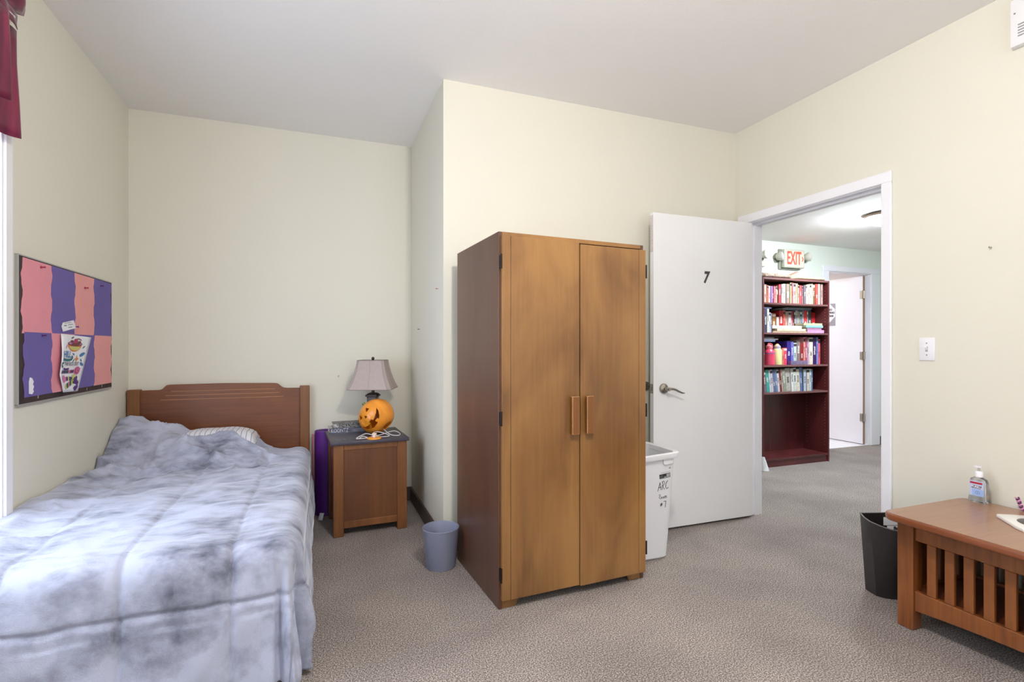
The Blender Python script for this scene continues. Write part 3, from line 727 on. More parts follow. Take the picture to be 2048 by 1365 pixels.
# rolled exercise mat standing between bed and nightstand
ym = thing('exercise_mat', 'rolled purple exercise mat standing between bed and nightstand', 'mat', (0.052, 3.902, 0))
PUR = mat('purple_foam', (88, 26, 126), 0.55, var=0.06, vscale=5)
sp = []
for k in range(0, 200):
    a = k/200*2*math.pi*4.2; r = 0.024 + 0.061*k/199
    sp.append((0.052 + r*math.cos(a), 3.902 + r*math.sin(a)))
rings_o = []
pts_in = []
for (x, y) in sp:
    dx, dy = x-0.052, y-3.902; l = math.hypot(dx, dy)
    pts_in.append((x-dx/l*0.0085, y-dy/l*0.0085))
MH = 0.592
b = MB()
b.loft([[(x, y, 0.0), (x, y, MH), (xi, yi, MH), (xi, yi, 0.0)] for (x, y), (xi, yi) in zip(sp, pts_in)], True, True)
b.build('rolled_sheet', PUR, ym)
PK = mat('pink_foam', (214, 110, 136), 0.6)
a_end = 2*math.pi*4.2
arc = [(0.052 + 0.0865*math.cos(a_end*0.0 + math.radians(t)), 3.902 + 0.0865*math.sin(math.radians(t))) for t in range(176, 204, 6)]
MB().loft([[(x, y, 0.012), (x, y, MH-0.02), (x-0.004, y-0.001, MH-0.02), (x-0.004, y-0.001, 0.012)] for x, y in arc], True, True).build('loose_edge', PK, ym)
scr = MB().grid([[(-0.002+0.014*i + 0.004*j, 3.735-0.008*i+0.006*math.sin(j), 0.006+0.016*j) for i in range(3)] for j in range(4)]).build('paper_scrap', PAPER, None)
scr.modifiers.new('thickness', 'SOLIDIFY').thickness = 0.001
tag(scr, 'small pale paper scrap at the foot of the purple mat', 'paper')

# ---------------------------------------------------------------- bulletin board on the left wall
BX = -1.144
bbd = thing('bulletin_board', 'bulletin board covered in pink and purple paper panels', 'board', (XL, 3.13, 0.95))
MB().box(XL, BX, 2.646, 3.637, 0.953, 1.566).build('backing', mat('black_board', (40, 26, 32), 0.7, c2=(70, 52, 48), vscale=14), bbd, smooth=False)
ALU = mat('grey_aluminium', (172, 172, 170), 0.4, 0.3)
MB().box(XL, BX+0.0015, 2.640, 2.6465, 0.950, 1.568, 0.001).build('frame_strip', ALU, bbd)
MB().box(XL, BX+0.001, 3.636, 3.641, 0.950, 1.568).build('frame_strip', mat('dark_frame', (58, 48, 48), 0.5), bbd)
MB().box(XL, BX+0.001, 2.640, 3.641, 0.945, 0.953).build('frame_strip', ALU, bbd)
MB().box(XL, BX+0.001, 2.640, 3.641, 1.566, 1.571).build('frame_strip', ALU, bbd)
PINK = mat('pink_paper', (232, 152, 164), 0.85, var=0.03, vscale=6); PINK2 = mat('salmon_paper', (234, 162, 160), 0.85, var=0.03, vscale=6)
PURP = mat('purple_paper', (110, 96, 164), 0.85, var=0.04, vscale=6)
ys = [2.668, 2.916, 3.146, 3.388, 3.629]
def panel(y0, y1, z0, z1, m, k, off):
    n = 14; pts = []
    for i in range(n+1):
        z = z0 + (z1-z0)*i/n; pts.append((y0 + 0.007*math.sin(i*1.05+k) + 0.003*math.sin(i*2.7+k), z))
    for i in range(n, -1, -1):
        z = z0 + (z1-z0)*i/n; pts.append((y1 + 0.007*math.sin(i*1.05+k+1.6) + 0.003*math.sin(i*2.7+k+1.6), z))
    MB().prism(pts, 0, BX+off, BX+off+0.0012).build('paper_panel', m, bbd, smooth=False)
for i in range(4):
    o_ = 0.0006 + 0.0015*(i % 2)
    e = -0.004 if i == 3 else 0.006
    panel(ys[i], ys[i+1]+e, 1.246, 1.561, (PINK if i == 0 else PINK2) if i % 2 == 0 else PURP, i*1.6, o_)
    panel(ys[i]+(0.012 if i == 0 else 0), ys[i+1]+e, 0.978, 1.252, PURP if i % 2 == 0 else (PINK if i == 1 else PINK2), i*1.6+0.5, o_+0.0004)
PINC = mat('crimson_pin', (168, 40, 84), 0.35)
def board_pin(y, z, c=PINC):
    MB().lathe([(0.0055, 0), (0.0055, 0.002), (0.0028, 0.004), (0.0026, 0.012), (0.0048, 0.014), (0.0048, 0.016)], 12, T(BX+0.003, y, z) @ Matrix.Rotation(math.radians(90), 4, 'Y')).build('push_pin', c, bbd)
VIO = mat('violet_pin', (96, 44, 120), 0.35)
for y, z, c in ((2.818, 1.541, PINC), (3.266, 1.498, PINC), (3.474, 1.532, VIO), (2.83, 1.240, VIO), (3.150, 1.290, VIO)): board_pin(y, z, c)
# torn white scrap stuck on the lower purple panel
MB().prism([(2.715, 0.992), (2.735, 0.988), (2.748, 0.999), (2.742, 1.008), (2.750, 1.020), (2.740, 1.030), (2.747, 1.041), (2.735, 1.056), (2.722, 1.060), (2.715, 1.04)], 0, BX+0.004, BX+0.0075).build('torn_scrap', PAPER, bbd, smooth=False)
for y, z in ((2.80, 0.972), (3.30, 0.966), (3.50, 0.968)):
    MB().box(BX, BX+0.0015, y-0.002, y+0.002, z-0.007, z+0.007).build('staple', ALU, bbd, smooth=False)

# the coloured drawing pinned over the board
cTL, cTR, cBR, cBL = (2.990, 1.252), (3.335, 1.240), (3.170, 0.966), (2.948, 0.990)
def S(u, v, off=0.0):
    """drawing sheet: u 0..1 across, v 0..1 from the bottom up; its lower left corner is folded under"""
    q = v/0.33 if v < 0.33 else (v-0.33)/0.67
    lo, hi = (((3.012, 0.972), (2.940, 1.062)) if v < 0.33 else ((2.940, 1.062), cTL))
    a = [lo[k]*(1-q)+hi[k]*q for k in (0, 1)]; b_ = [cBR[k]*(1-v)+cTR[k]*v for k in (0, 1)]
    y, z = a[0]*(1-u)+b_[0]*u, a[1]*(1-u)+b_[1]*u
    bul = 0.004 + 0.016*(1-u)**2*math.sin(math.pi*v)
    return (BX+0.004+bul+off, y, z)
dr = MB().grid([[S(i/10, j/16) for i in range(11)] for j in range(17)]).build('colouring_sheet', PAPER, None)
dr.modifiers.new('thickness', 'SOLIDIFY').thickness = 0.0006
tag(dr, 'white coloured-in drawing reading chill, pinned low on the bulletin board', 'drawing')
PR = {k: mat('crayon_'+k, c, 0.8) for k, c in dict(orange=(226, 128, 60), brown=(120, 66, 60), pink=(214, 120, 170), lilac=(186, 136, 196), blue=(72, 128, 184), teal=(60, 122, 128), purple=(92, 44, 128), green=(62, 104, 66), yellow=(206, 204, 120), red=(176, 64, 96), grey=(96, 92, 104), navy=(70, 66, 110)).items()}
PK_ = list(PR)
pm_ = MB()
def poly(pts, col, lift=1):
    b = bmesh.new()
    f = b.faces.new([b.verts.new(S(u, v, 0.0008+0.0003*lift)) for u, v in pts]); f.material_index = PK_.index(col)
    bmesh.ops.triangulate(b, faces=[f])
    t = D.meshes.new('t'); b.to_mesh(t); b.free(); pm_.bm.from_mesh(t); D.meshes.remove(t)
def ell(cx, cy, rx, ry, col, lift=1, a0=0, a1=360, rot=0, n=18):
    pts = []
    for i in range(n + (0 if a1-a0 >= 360 else 1)):
        a = math.radians(a0 + (a1-a0)*i/n); x, y = rx*math.cos(a), ry*math.sin(a)
        pts.append((cx + x*math.cos(rot)-y*math.sin(rot), cy + x*math.sin(rot)+y*math.cos(rot)))
    poly(pts, col, lift)
def stroke(pts, w, col, lift=1):
    for (x0, y0), (x1, y1) in zip(pts, pts[1:]):
        dx, dy = x1-x0, (y1-y0)*0.9; l = math.hypot(dx, dy) or 1; nx, ny = -dy/l*w, dx/l*w
        poly([(x0+nx, y0+ny), (x0-nx, y0-ny), (x1-nx, y1-ny), (x1+nx, y1+ny)], col, lift)
ell(0.46, 0.84, 0.25, 0.13, 'orange', 1, 180, 360); ell(0.46, 0.80, 0.20, 0.07, 'yellow', 2, 180, 360)
ell(0.46, 0.85, 0.26, 0.045, 'brown', 3); ell(0.46, 0.855, 0.23, 0.033, 'lilac', 4)
ell(0.34, 0.885, 0.06, 0.025, 'brown', 5); ell(0.47, 0.90, 0.07, 0.04, 'red', 5); ell(0.60, 0.88, 0.06, 0.025, 'brown', 5)
stroke([(0.50, 0.94), (0.58, 0.945), (0.66, 0.92)], 0.008, 'brown', 5)
for x, y, r, c in ((0.80, 0.80, 0.5, 'grey'), (0.36, 0.955, 0.4, 'grey'), (0.46, 0.665, -0.3, 'blue'), (0.80, 0.56, -0.5, 'teal'), (0.82, 0.40, 0.3, 'blue'), (0.17, 0.79, 0.9, 'pink'), (0.50, 0.555, 0.7, 'teal')): ell(x, y, 0.045, 0.015, c, 1, 0, 360, r)
ell(0.80, 0.665, 0.10, 0.035, 'blue', 1, 0, 360, 0.25); ell(0.86, 0.49, 0.08, 0.026, 'blue', 1, 0, 360, -0.3)
poly([(0.60, 0.66), (0.635, 0.60), (0.70, 0.585), (0.635, 0.565), (0.61, 0.50), (0.585, 0.565), (0.52, 0.585), (0.58, 0.60)], 'orange')
stroke([(0.06, 0.575), (0.20, 0.562), (0.34, 0.565), (0.43, 0.585), (0.44, 0.615), (0.38, 0.62)], 0.022, 'teal', 2)
stroke([(0.10, 0.52), (0.02, 0.50), (0.03, 0.46), (0.09, 0.45)], 0.018, 'teal', 2)
stroke([(0.12, 0.42), (0.22, 0.405), (0.36, 0.415)], 0.016, 'purple', 1)
for k in range(7): ell(0.10+0.075*k, 0.365, 0.042, 0.032, ('grey', 'purple', 'green', 'navy', 'pink', 'brown', 'purple')[k], 2)
ell(0.72, 0.375, 0.13, 0.075, 'pink', 3); ell(0.72, 0.375, 0.095, 0.055, 'red', 4); ell(0.73, 0.38, 0.06, 0.036, 'pink', 5); ell(0.735, 0.38, 0.03, 0.018, 'red', 6)
for k in range(8): ell(0.22+0.075*k, 0.235+0.008*math.sin(k), 0.045, 0.042, ('pink', 'navy', 'yellow', 'purple', 'green', 'yellow', 'green', 'purple')[k], 2 + k % 2)
ell(0.62, 0.285, 0.09, 0.03, 'yellow', 4); ell(0.14, 0.24, 0.07, 0.07, 'pink', 4)
for k in range(6): ell(0.20+0.085*k, 0.10+0.018*k, 0.055, 0.05, ('yellow', 'green', 'pink', 'green', 'yellow', 'green')[k], 2 + k % 2)
stroke([(0.62, 0.19), (0.78, 0.175), (0.86, 0.12), (0.80, 0.06), (0.68, 0.055), (0.67, 0.085)], 0.045, 'purple', 5)
pm_.build('printed_drawing', [PR[k] for k in PK_], dr, smooth=False)
def sheet_text(body, u, v, size, col, sx=1.0):
    o = text('sheet_lettering', body, size, Matrix.Identity(4), PR[col], dr, 0.0, 0.006*size*3, sx)
    for vt in o.data.vertices: vt.co = Vector(S(u + vt.co.x, v + vt.co.y, 0.0026))
sheet_text('HILL', 0.205, 0.655, 0.16, 'blue', 0.95)
sheet_text('THE FUCK OUT', 0.42, 0.495, 0.085, 'grey', 1.0)
# small handwritten note above it
nt1 = MB().prism([(3.015, 1.262), (3.095, 1.275), (3.155, 1.283), (3.128, 1.322), (3.012, 1.305), (3.000, 1.285)], 0, BX+0.006, BX+0.007).build('paper_note', PAPER, None, smooth=False)
tag(nt1, 'small white handwritten note pinned above the coloured drawing', 'note')
for z, y0, y1 in ((1.303, 3.03, 3.10), (1.291, 3.025, 3.05), (1.293, 3.065, 3.12), (1.280, 3.07, 3.11)):
    MB().tube([(BX+0.0072, y0+(y1-y0)*k/8, z + 0.004*((k % 2)-0.5) + 0.1*(y0+(y1-y0)*k/8-3.03)) for k in range(9)], 0.0009, 4).build('handwriting', INK, nt1, smooth=False)

for root in (bbd, dr, nt1):
    for o in [root] + list(root.children):
        if o.type == 'MESH':
            for v in o.data.vertices: v.co.y *= 1.008

# ---------------------------------------------------------------- burgundy valance over the window
cv = thing('window_valance', 'burgundy satin rod-pocket valance over the bedside window', 'curtain', (XL, 1.85, 2.44))
BUR = mat('burgundy_satin', (72, 18, 44), 0.34, c2=(136, 42, 72), vscale=9, stretch=(3, 3, 0.35), sheen=0.3, detail=5)
def drape(y0, y1, zs, xoff, amp, freq, seed, name, m, flare=0.0):
    rows = []
    for z, k, grow in zs:
        row = []
        for i in range(241):
            y = y0 + (y1-y0)*i/240
            yy = y + flare*grow*sstep(y1-0.25, y1, y)
            x = xoff + amp*k*(math.sin(freq*y+seed) + 0.45*math.sin(freq*2.3*y+seed*2)) + 0.01*noise.noise((y*9, z*4, seed))
            row.append((max(x, XL+0.006), yy, z + 0.006*noise.noise((y*16, z*3, seed+3))))
        rows.append(row)
    o = MB().grid(rows).build(name, m, cv, angle=180)
    o.modifiers.new('thickness', 'SOLIDIFY').thickness = 0.002
    return o
drape(1.12, 2.475, [(2.60, 1.0, 1.0), (2.56, 1.0, 1.0), (2.52, 0.9, 1.0), (2.49, 0.6, 0.9), (2.472, 0.3, 0.5), (2.462, 0.2, 0.1)], -1.085, 0.018, 34, 0.3, 'header_ruffle', BUR, 0.105)
drape(1.12, 2.512, [(2.462, 0.2, 0.0), (2.45, 0.3, 0.0), (2.43, 0.45, 0.0), (2.41, 0.35, 0.0)], -1.078, 0.014, 34, 1.3, 'rod_pocket', BUR)
drape(1.12, 2.525, [(2.41-0.041*k, 0.3+0.09*k, k/10) for k in range(11)], -1.095, 0.018, 19, 2.2, 'skirt', BUR, 0.025)
drape(1.12, 2.375, [(2.41-0.041*k, 0.3+0.10*k, k/8) for k in range(9)], -1.055, 0.018, 17, 4.1, 'front_swag', BUR, 0.0)
MB().tube([(-1.08, 1.12, 2.438), (-1.08, 2.478, 2.438)], 0.008, 10).build('rod', mat('white_rod', (220, 218, 216), 0.4), cv)
for y in (1.13, 2.40): MB().box(XL, -1.076, y-0.01, y+0.01, 2.428, 2.448).build('bracket', mat('white_rod', (220, 218, 216), 0.4), cv)

# ---------------------------------------------------------------- bins
tb = MB().lathe([(0.0, 0.004), (0.072, 0.004), (0.076, 0.0), (0.080, 0.006), (0.098, 0.208), (0.0995, 0.212), (0.0975, 0.214), (0.0955, 0.210), (0.079, 0.012), (0.0, 0.010)], 48, T(0.622, 2.735, 0), cap=False).build('wastebasket', mat('blue_grey_plastic', (136, 140, 162), 0.45), None)
tag(tb, 'small round blue grey plastic wastebasket beside the wardrobe', 'wastebasket')

WPL = mat('white_bin_plastic', (234, 234, 238), 0.4)
wbn = thing('recycling_bin', 'tall white plastic bin marked ARC Room #7 by the door', 'bin', (1.745, 2.50, 0))
def rr(x0, x1, y0, y1, r, z): return [(x, y, z) for x, y in rounded(x0, x1, y0, y1, r, 6)]
bx = (1.628, 1.852, 2.385, 2.62); tx = (1.600, 1.876, 2.345, 2.650)
rings = []
for k in range(9):
    t = k/8; q = [a+(c-a)*t for a, c in zip(bx, tx)]; rings.append(rr(*q, 0.045, 0.012 + 0.565*t))
rings.insert(0, rr(bx[0]+0.012, bx[1]-0.012, bx[2]+0.012, bx[3]-0.012, 0.04, 0.0))
inn_ = [rr(tx[0]+0.005, tx[1]-0.005, tx[2]+0.005, tx[3]-0.005, 0.042, 0.577), rr(bx[0]+0.006, bx[1]-0.006, bx[2]+0.006, bx[3]-0.006, 0.042, 0.02)]
MB().loft(rings + inn_, True, True).build('bin_body', WPL, wbn)
def rimr(e, z, lift):
    return [(x, y, z + lift*sstep(1.62, 1.88, x)) for x, y in rounded(tx[0]-e, tx[1]+e, tx[2]-e, tx[3]+e, 0.05, 6)]
MB().loft([rimr(0.002, 0.566, 0.012), rimr(0.017, 0.564, 0.012), rimr(0.020, 0.572, 0.012), rimr(0.019, 0.590, 0.012), rimr(0.010, 0.596, 0.012), rimr(-0.004, 0.590, 0.012), rimr(-0.006, 0.566, 0.012)], False, False).build('rim', WPL, wbn)
MB().prism([(1.775, 0.572), (1.845, 0.576), (1.843, 0.548), (1.834, 0.541), (1.786, 0.537), (1.777, 0.545)], 1, 2.338, 2.356, 0.002).build('grip_tab', WPL, wbn)
FY = lambda z: bx[2] + (tx[2]-bx[2])*(z-0.012)/0.565 - 0.0006    # front face
def tilt(z): return Matrix.Rotation(math.atan((tx[2]-bx[2])/0.565), 4, 'X')
lb = MB().box(-0.036, 0.036, -0.0008, 0.0, -0.012, 0.012, M=T(1.795, FY(0.475), 0.475) @ Matrix.Rotation(-0.10, 4, 'Y')).build('product_label', mat('black_label', (46, 46, 52), 0.5), wbn, smooth=False)
MB().box(0.010, 0.034, -0.0014, -0.0006, -0.009, 0.009, M=T(1.795, FY(0.475), 0.475) @ Matrix.Rotation(-0.10, 4, 'Y')).box(-0.008, 0.008, -0.0014, -0.0006, -0.010, -0.004, M=T(1.795, FY(0.475), 0.475) @ Matrix.Rotation(-0.10, 4, 'Y')).build('label_window', mat('grey_label', (206, 206, 210), 0.5, c2=(120, 120, 126), vscale=160), lb, smooth=False)
for z in (0.004, -0.002, -0.008):
    MB().box(-0.033, -0.014, -0.0013, -0.0006, z-0.0008, z+0.0008, M=T(1.795, FY(0.475), 0.475) @ Matrix.Rotation(-0.10, 4, 'Y')).build('label_print', mat('grey_print', (150, 150, 156), 0.5), lb, smooth=False)
MB().box(-0.032, 0.034, -0.0004, 0.0, -0.0008, 0.0006, M=T(1.797, FY(0.495), 0.495) @ Matrix.Rotation(-0.10, 4, 'Y')).build('fine_print', mat('grey_print', (150, 150, 156), 0.5), wbn, smooth=False)
text('size_mark', '#2', 0.012, T(1.826, FY(0.517), 0.517) @ FACE_NY, mat('grey_print2', (100, 100, 106), 0.5), wbn, 0.0003)
def scrawl(strokes, name, w=0.0014):
    mb = MB()
    for st in strokes:
        mb.tube(spline([(x, FY(z)-0.0002, z) for x, z in st], 5) if len(st) > 2 else [(x, FY(z)-0.0002, z) for x, z in st], w, 5)
    return mb.build(name, INK, wbn, smooth=False)
ox, oz, sc_ = 1.752, 0.395, 0.046
def G(pts): return [(ox + x*sc_, oz + z*sc_) for x, z in pts]
scrawl([G([(0, -0.1), (0.28, 0.98)]), G([(0.28, 0.98), (0.46, 0.04)]), G([(0.06, 0.32), (0.50, 0.42)]),
        G([(0.62, 0.05), (0.66, 1.05)]), G([(0.55, 0.95), (0.78, 1.12), (0.92, 0.88), (0.80, 0.62), (0.64, 0.55)]), G([(0.70, 0.56), (0.82, 0.30), (0.96, 0.10)]),
        G([(1.42, 1.10), (1.24, 0.98), (1.12, 0.55), (1.20, 0.20), (1.38, 0.16), (1.50, 0.30)])], 'handwriting_arc', 0.0015)
ox, oz, sc_ = 1.758, 0.345, 0.024
scrawl([G([(0.1, 0.95), (0.4, 1.1), (0.5, 0.75), (0.2, 0.5), (0.35, 0.25), (0.6, 0.05)]), G([(0.85, 0.5), (0.72, 0.25), (0.9, 0.1), (1.05, 0.3), (0.9, 0.55)]), G([(1.4, 0.55), (1.25, 0.3), (1.4, 0.12), (1.58, 0.35), (1.42, 0.58)]), G([(1.75, 0.1), (1.78, 0.6), (1.95, 0.6), (2.0, 0.15), (2.05, 0.6), (2.25, 0.6), (2.3, 0.12)])], 'handwriting_room', 0.0012)
ox, oz, sc_ = 1.772, 0.300, 0.030
scrawl([G([(0.1, 0.15), (0.25, 0.75)]), G([(0.3, 0.15), (0.42, 0.75)]), G([(0.02, 0.35), (0.48, 0.40)]), G([(0.05, 0.55), (0.5, 0.60)]), G([(0.75, 1.0), (1.25, 1.05)]), G([(1.25, 1.05), (1.20, 0.5), (1.18, -0.15)])], 'handwriting_seven', 0.0014)

BPL = mat('black_bin_plastic', (40, 36, 36), 0.42)
top_ = [(2.490, 1.748), (2.448, 1.700), (2.412, 1.645), (2.396, 1.590), (2.394, 1.545), (2.404, 1.512), (2.45, 1.492), (2.54, 1.486), (2.64, 1.496), (2.73, 1.525), (2.785, 1.575), (2.80, 1.645)]
bot_ = [(2.512, 1.736), (2.500, 1.705), (2.490, 1.668), (2.505, 1.640), (2.525, 1.622), (2.550, 1.608), (2.58, 1.595), (2.62, 1.588), (2.67, 1.588), (2.715, 1.597), (2.745, 1.620), (2.752, 1.662)]
def mix_ring(t, z, e=0.0):
    out = []
    cx, cy = 2.6, 1.64
    for (a, b_), (c_, d_) in zip(bot_, top_):
        x, y = a+(c_-a)*t, b_+(d_-b_)*t
        l = math.hypot(x-cx, y-cy); out.append((x+(x-cx)/l*e, y+(y-cy)/l*e, z))
    return out
kb = thing('black_bin', 'black wedge-shaped plastic wastebasket between doorway and low table', 'wastebasket', (2.62, 1.65, 0))
MB().loft([mix_ring(k/6, 0.372*k/6) for k in range(7)] + [mix_ring(1, 0.372, -0.005), mix_ring(0, 0.012, -0.005)], True, True).build('bin_body', BPL, kb, angle=20)
MB().tube([Vector(p) for p in mix_ring(1, 0.372)] + [Vector(mix_ring(1, 0.372)[0])], 0.0028, 6).build('rim', mat('rim_sheen', (96, 92, 92), 0.25), kb)
lbl = MB().box(-0.055, 0.055, 0, 0.0008, -0.02, 0.02, M=T(2.64, 1.683, 0.335) @ Matrix.Rotation(math.radians(-18), 4, 'Z')).build('sticker', PAPER, kb, smooth=False)
lbl2 = MB().box(-0.055, 0.055, 0, 0.0008, -0.013, 0.013, M=T(2.655, 1.676, 0.300) @ Matrix.Rotation(math.radians(-18), 4, 'Z')).build('sticker', PAPER, kb, smooth=False)
text('sticker_text', 'Back', 0.024, T(2.655, 1.6752, 0.300) @ Matrix.Rotation(math.radians(-18), 4, 'Z') @ FACE_NY, INK, lbl2, 0.0004, 0.0008)

# ---------------------------------------------------------------- low slatted table by the right wall
TX0, TX1, TY0, TY1, TZ = 2.240, 2.826, 0.26, 1.492, 0.490
ct = thing('coffee_table', 'low brown wooden table with slatted sides against the right wall', 'table', (2.53, 0.9, 0))
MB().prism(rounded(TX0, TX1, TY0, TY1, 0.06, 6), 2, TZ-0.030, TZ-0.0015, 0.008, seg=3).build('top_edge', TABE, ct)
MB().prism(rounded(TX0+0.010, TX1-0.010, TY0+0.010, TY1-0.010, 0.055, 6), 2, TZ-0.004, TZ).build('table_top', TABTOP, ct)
for x in (2.325, 2.735):
    for y in (0.335, 1.410):
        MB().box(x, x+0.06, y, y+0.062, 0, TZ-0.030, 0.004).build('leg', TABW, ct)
def arch(y0, y1, zb, ze, zt_):
    n = 20; pts = [(y0, ze), ]
    for i in range(1, n): t = i/n; pts.append((y0+(y1-y0)*t, zb + (ze-zb)*(abs(2*t-1)**2.2)))
    return pts + [(y1, ze), (y1, zt_), (y0, zt_)]
for xa in (2.337, 2.752):
    MB().prism(arch(0.397, 1.410, 0.105, 0.082, 0.165), 0, xa, xa+0.024, 0.002).build('lower_rail', TABW, ct)
    MB().box(xa+0.004, xa+0.026, 0.397, 1.410, 0.376, TZ-0.030, 0.002).build('upper_rail', TABW, ct)
    s0 = MB().box(xa+0.004, xa+0.022, 1.334, 1.367, 0.165, 0.376, 0.0025).build('slat', TABW, ct)
    for k in range(1, 15): dup(s0, 0, -0.0640*k, 0)
for ya in (0.353, 1.428):
    MB().box(2.385, 2.735, ya, ya+0.024, 0.082, 0.165, 0.002).build('lower_rail', TABW, ct)
    MB().box(2.385, 2.735, ya, ya+0.024, 0.376, TZ-0.030, 0.002).build('upper_rail', TABW, ct)
    s1 = MB().box(2.420, 2.453, ya+0.003, ya+0.021, 0.165, 0.376, 0.0025).build('slat', TABW, ct)
    for k in range(1, 5): dup(s1, 0.0640*k, 0, 0)
MB().box(2.361, 2.752, 0.377, 1.428, 0.140, 0.156).build('lower_shelf', wood('lower_shelf_wood', (82, 40, 24), (112, 60, 36), 1, 0.35, 0.3), ct)

# sanitizer bottle
sx_, sy_ = 2.775, 1.408
sn = thing('sanitizer_bottle', 'clear hand sanitizer pump bottle on the low table', 'bottle', (sx_, sy_, TZ))
CLEAR = mat('clear_plastic', (246, 250, 252), 0.04, trans=0.92, spec=0.4)
GEL = mat('clear_gel', (236, 242, 248), 0.03, trans=0.95)
def ov(hw, hd, z, r=None): return [(sx_+x, sy_+y, TZ+z) for x, y in rounded(-hd, hd, -hw, hw, min(hd, hw)*0.85, 6)]
MB().loft([ov(0.030, 0.014, 0.0), ov(0.036, 0.019, 0.005), ov(0.0375, 0.020, 0.016), ov(0.035, 0.018, 0.028), ov(0.034, 0.017, 0.05), ov(0.033, 0.016, 0.094), ov(0.029, 0.014, 0.106), ov(0.016, 0.011, 0.113), ov(0.0115, 0.0105, 0.117)]).build('bottle_body', CLEAR, sn)
MB().box(sx_-0.0186, sx_-0.0178, sy_-0.027, sy_+0.027, TZ+0.032, TZ+0.098).build('label', mat('pale_blue_label', (198, 208, 234), 0.4), sn, smooth=False)
MB().box(sx_-0.0189, sx_-0.0187, sy_-0.027, sy_+0.016, TZ+0.032, TZ+0.062).build('label_panel', mat('sky_label', (160, 188, 236), 0.4), sn, smooth=False)
rb = MB().box(sx_-0.0192, sx_-0.0186, sy_-0.022, sy_+0.024, TZ+0.085, TZ+0.0935).build('red_banner', mat('red_label', (176, 36, 60), 0.4), sn, smooth=False)
nb = MB().prism([(sy_+0.020, TZ+0.066), (sy_-0.016, TZ+0.065), (sy_-0.019, TZ+0.0775), (sy_+0.016, TZ+0.0785)], 0, sx_-0.0194, sx_-0.0187).build('navy_banner', mat('navy_label', (38, 44, 92), 0.4), sn, smooth=False)
text('label_text', 'PURELL', 0.0125, T(sx_-0.0196, sy_, TZ+0.0718) @ FACE_NX, PAPER, nb, 0.0002, 0.0004, 0.85)
MB().tube([(sx_-0.0192, sy_-0.004+0.008*math.cos(a), TZ+0.047+0.006*math.sin(a)) for a in [math.radians(k*24) for k in range(16)]], 0.0005, 4).box(sx_-0.0194, sx_-0.0188, sy_-0.0045, sy_-0.0035, TZ+0.044, TZ+0.051).build('label_mark', mat('navy_label', (38, 44, 92), 0.4), sn, smooth=False)
CAPW = mat('white_pump', (244, 242, 248), 0.35)
MB().lathe([(0.013, 0.114), (0.0145, 0.116), (0.0145, 0.136), (0.012, 0.140), (0.006, 0.141)], 24, T(sx_, sy_, TZ)).build('pump_collar', CAPW, sn)
MB().lathe([(0.0045, 0.140), (0.0045, 0.158)], 14, T(sx_, sy_, TZ)).build('pump_stem', mat('pump_stem', (206, 204, 200), 0.3, trans=0.3), sn)
MB().loft([[(sx_+x, sy_+y, TZ+z) for x, y in rounded(-0.007, 0.007, -0.008, 0.018, 0.006, 4)] for z in (0.157, 0.160, 0.1635)]).build('pump_head', CAPW, sn)

# white tray with a dark oval, pink twisted ribbon
tr = thing('triangular_dish', 'flat white cornered dish with a dark oval on the low table', 'dish', (2.60, 1.14, TZ))
WD = mat('white_ceramic', (240, 238, 234), 0.3)
dpts = [(2.612, 1.262), (2.603, 1.262), (2.500, 1.150), (2.484, 1.122), (2.488, 1.095), (2.56, 1.02), (2.60, 1.005), (2.66, 1.04), (2.72, 1.15), (2.715, 1.19), (2.66, 1.235)]
MB().prism(dpts, 2, TZ, TZ+0.013, 0.003, seg=2).build('dish_body', WD, tr)
MB().lathe([(0.056, 0.0120), (0.052, 0.0142), (0.0, 0.0142)], 32, T(2.598, 1.145, TZ) @ Matrix.Rotation(math.radians(40), 4, 'Z') @ Matrix.Diagonal((1.1, 0.8, 1, 1)), cap=False).build('dark_oval', mat('dark_oval', (72, 68, 68), 0.35), tr)
rbn = thing('twisted_ribbon', 'pink and dark twisted ribbon curl at the table edge', 'ribbon', (2.79, 1.272, TZ))
p1, p2 = [], []
for k in range(30):
    a = k*0.75; t = k/29; bxx, byy, bz = 2.792, 1.262+0.020*t, TZ+0.004+0.052*t
    p1.append((bxx+0.006*math.cos(a), byy+0.006*math.sin(a), bz)); p2.append((bxx-0.006*math.cos(a), byy-0.006*math.sin(a), bz))
MB().tube(p1, 0.0032, 6).build('strand', mat('pink_strand', (220, 150, 196), 0.5), rbn); MB().tube(p2, 0.0028, 6).build('strand', mat('plum_strand', (100, 48, 86), 0.5), rbn)

# ---------------------------------------------------------------- things on the walls
sw = thing('light_switch', 'white toggle light switch plate on the right wall', 'light switch', (XR, 1.654, 1.12))
MB().box(XR-0.006, XR, 1.6185, 1.6895, 1.121, 1.236, 0.003, 2).build('plate', mat('switch_plate', (240, 238, 242), 0.35), sw)
MB().box(XR-0.0075, XR-0.005, 1.649, 1.659, 1.166, 1.190).build('toggle_slot', mat('slot_grey', (150, 148, 150), 0.5), sw, smooth=False)
MB().prism([(XR-0.005, 1.168), (XR-0.017, 1.186), (XR-0.015, 1.190), (XR-0.005, 1.184)], 1, 1.650, 1.658, 0.0006).build('toggle', CAPW, sw)
for z in (1.149, 1.208): MB().lathe([(0.0028, 0), (0.0028, 0.001)], 10, T(XR-0.006, 1.654, z) @ Matrix.Rotation(math.radians(-90), 4, 'Y')).build('screw', CHROME, sw)
al = thing('wall_alarm', 'white plastic alarm box high on the right wall', 'alarm', (XR, 1.23, 2.48))
MB().box(XR-0.035, XR, 1.15, 1.312, 2.484, 2.688, 0.005, 2).build('housing', mat('alarm_white', (238, 237, 240), 0.4), al)
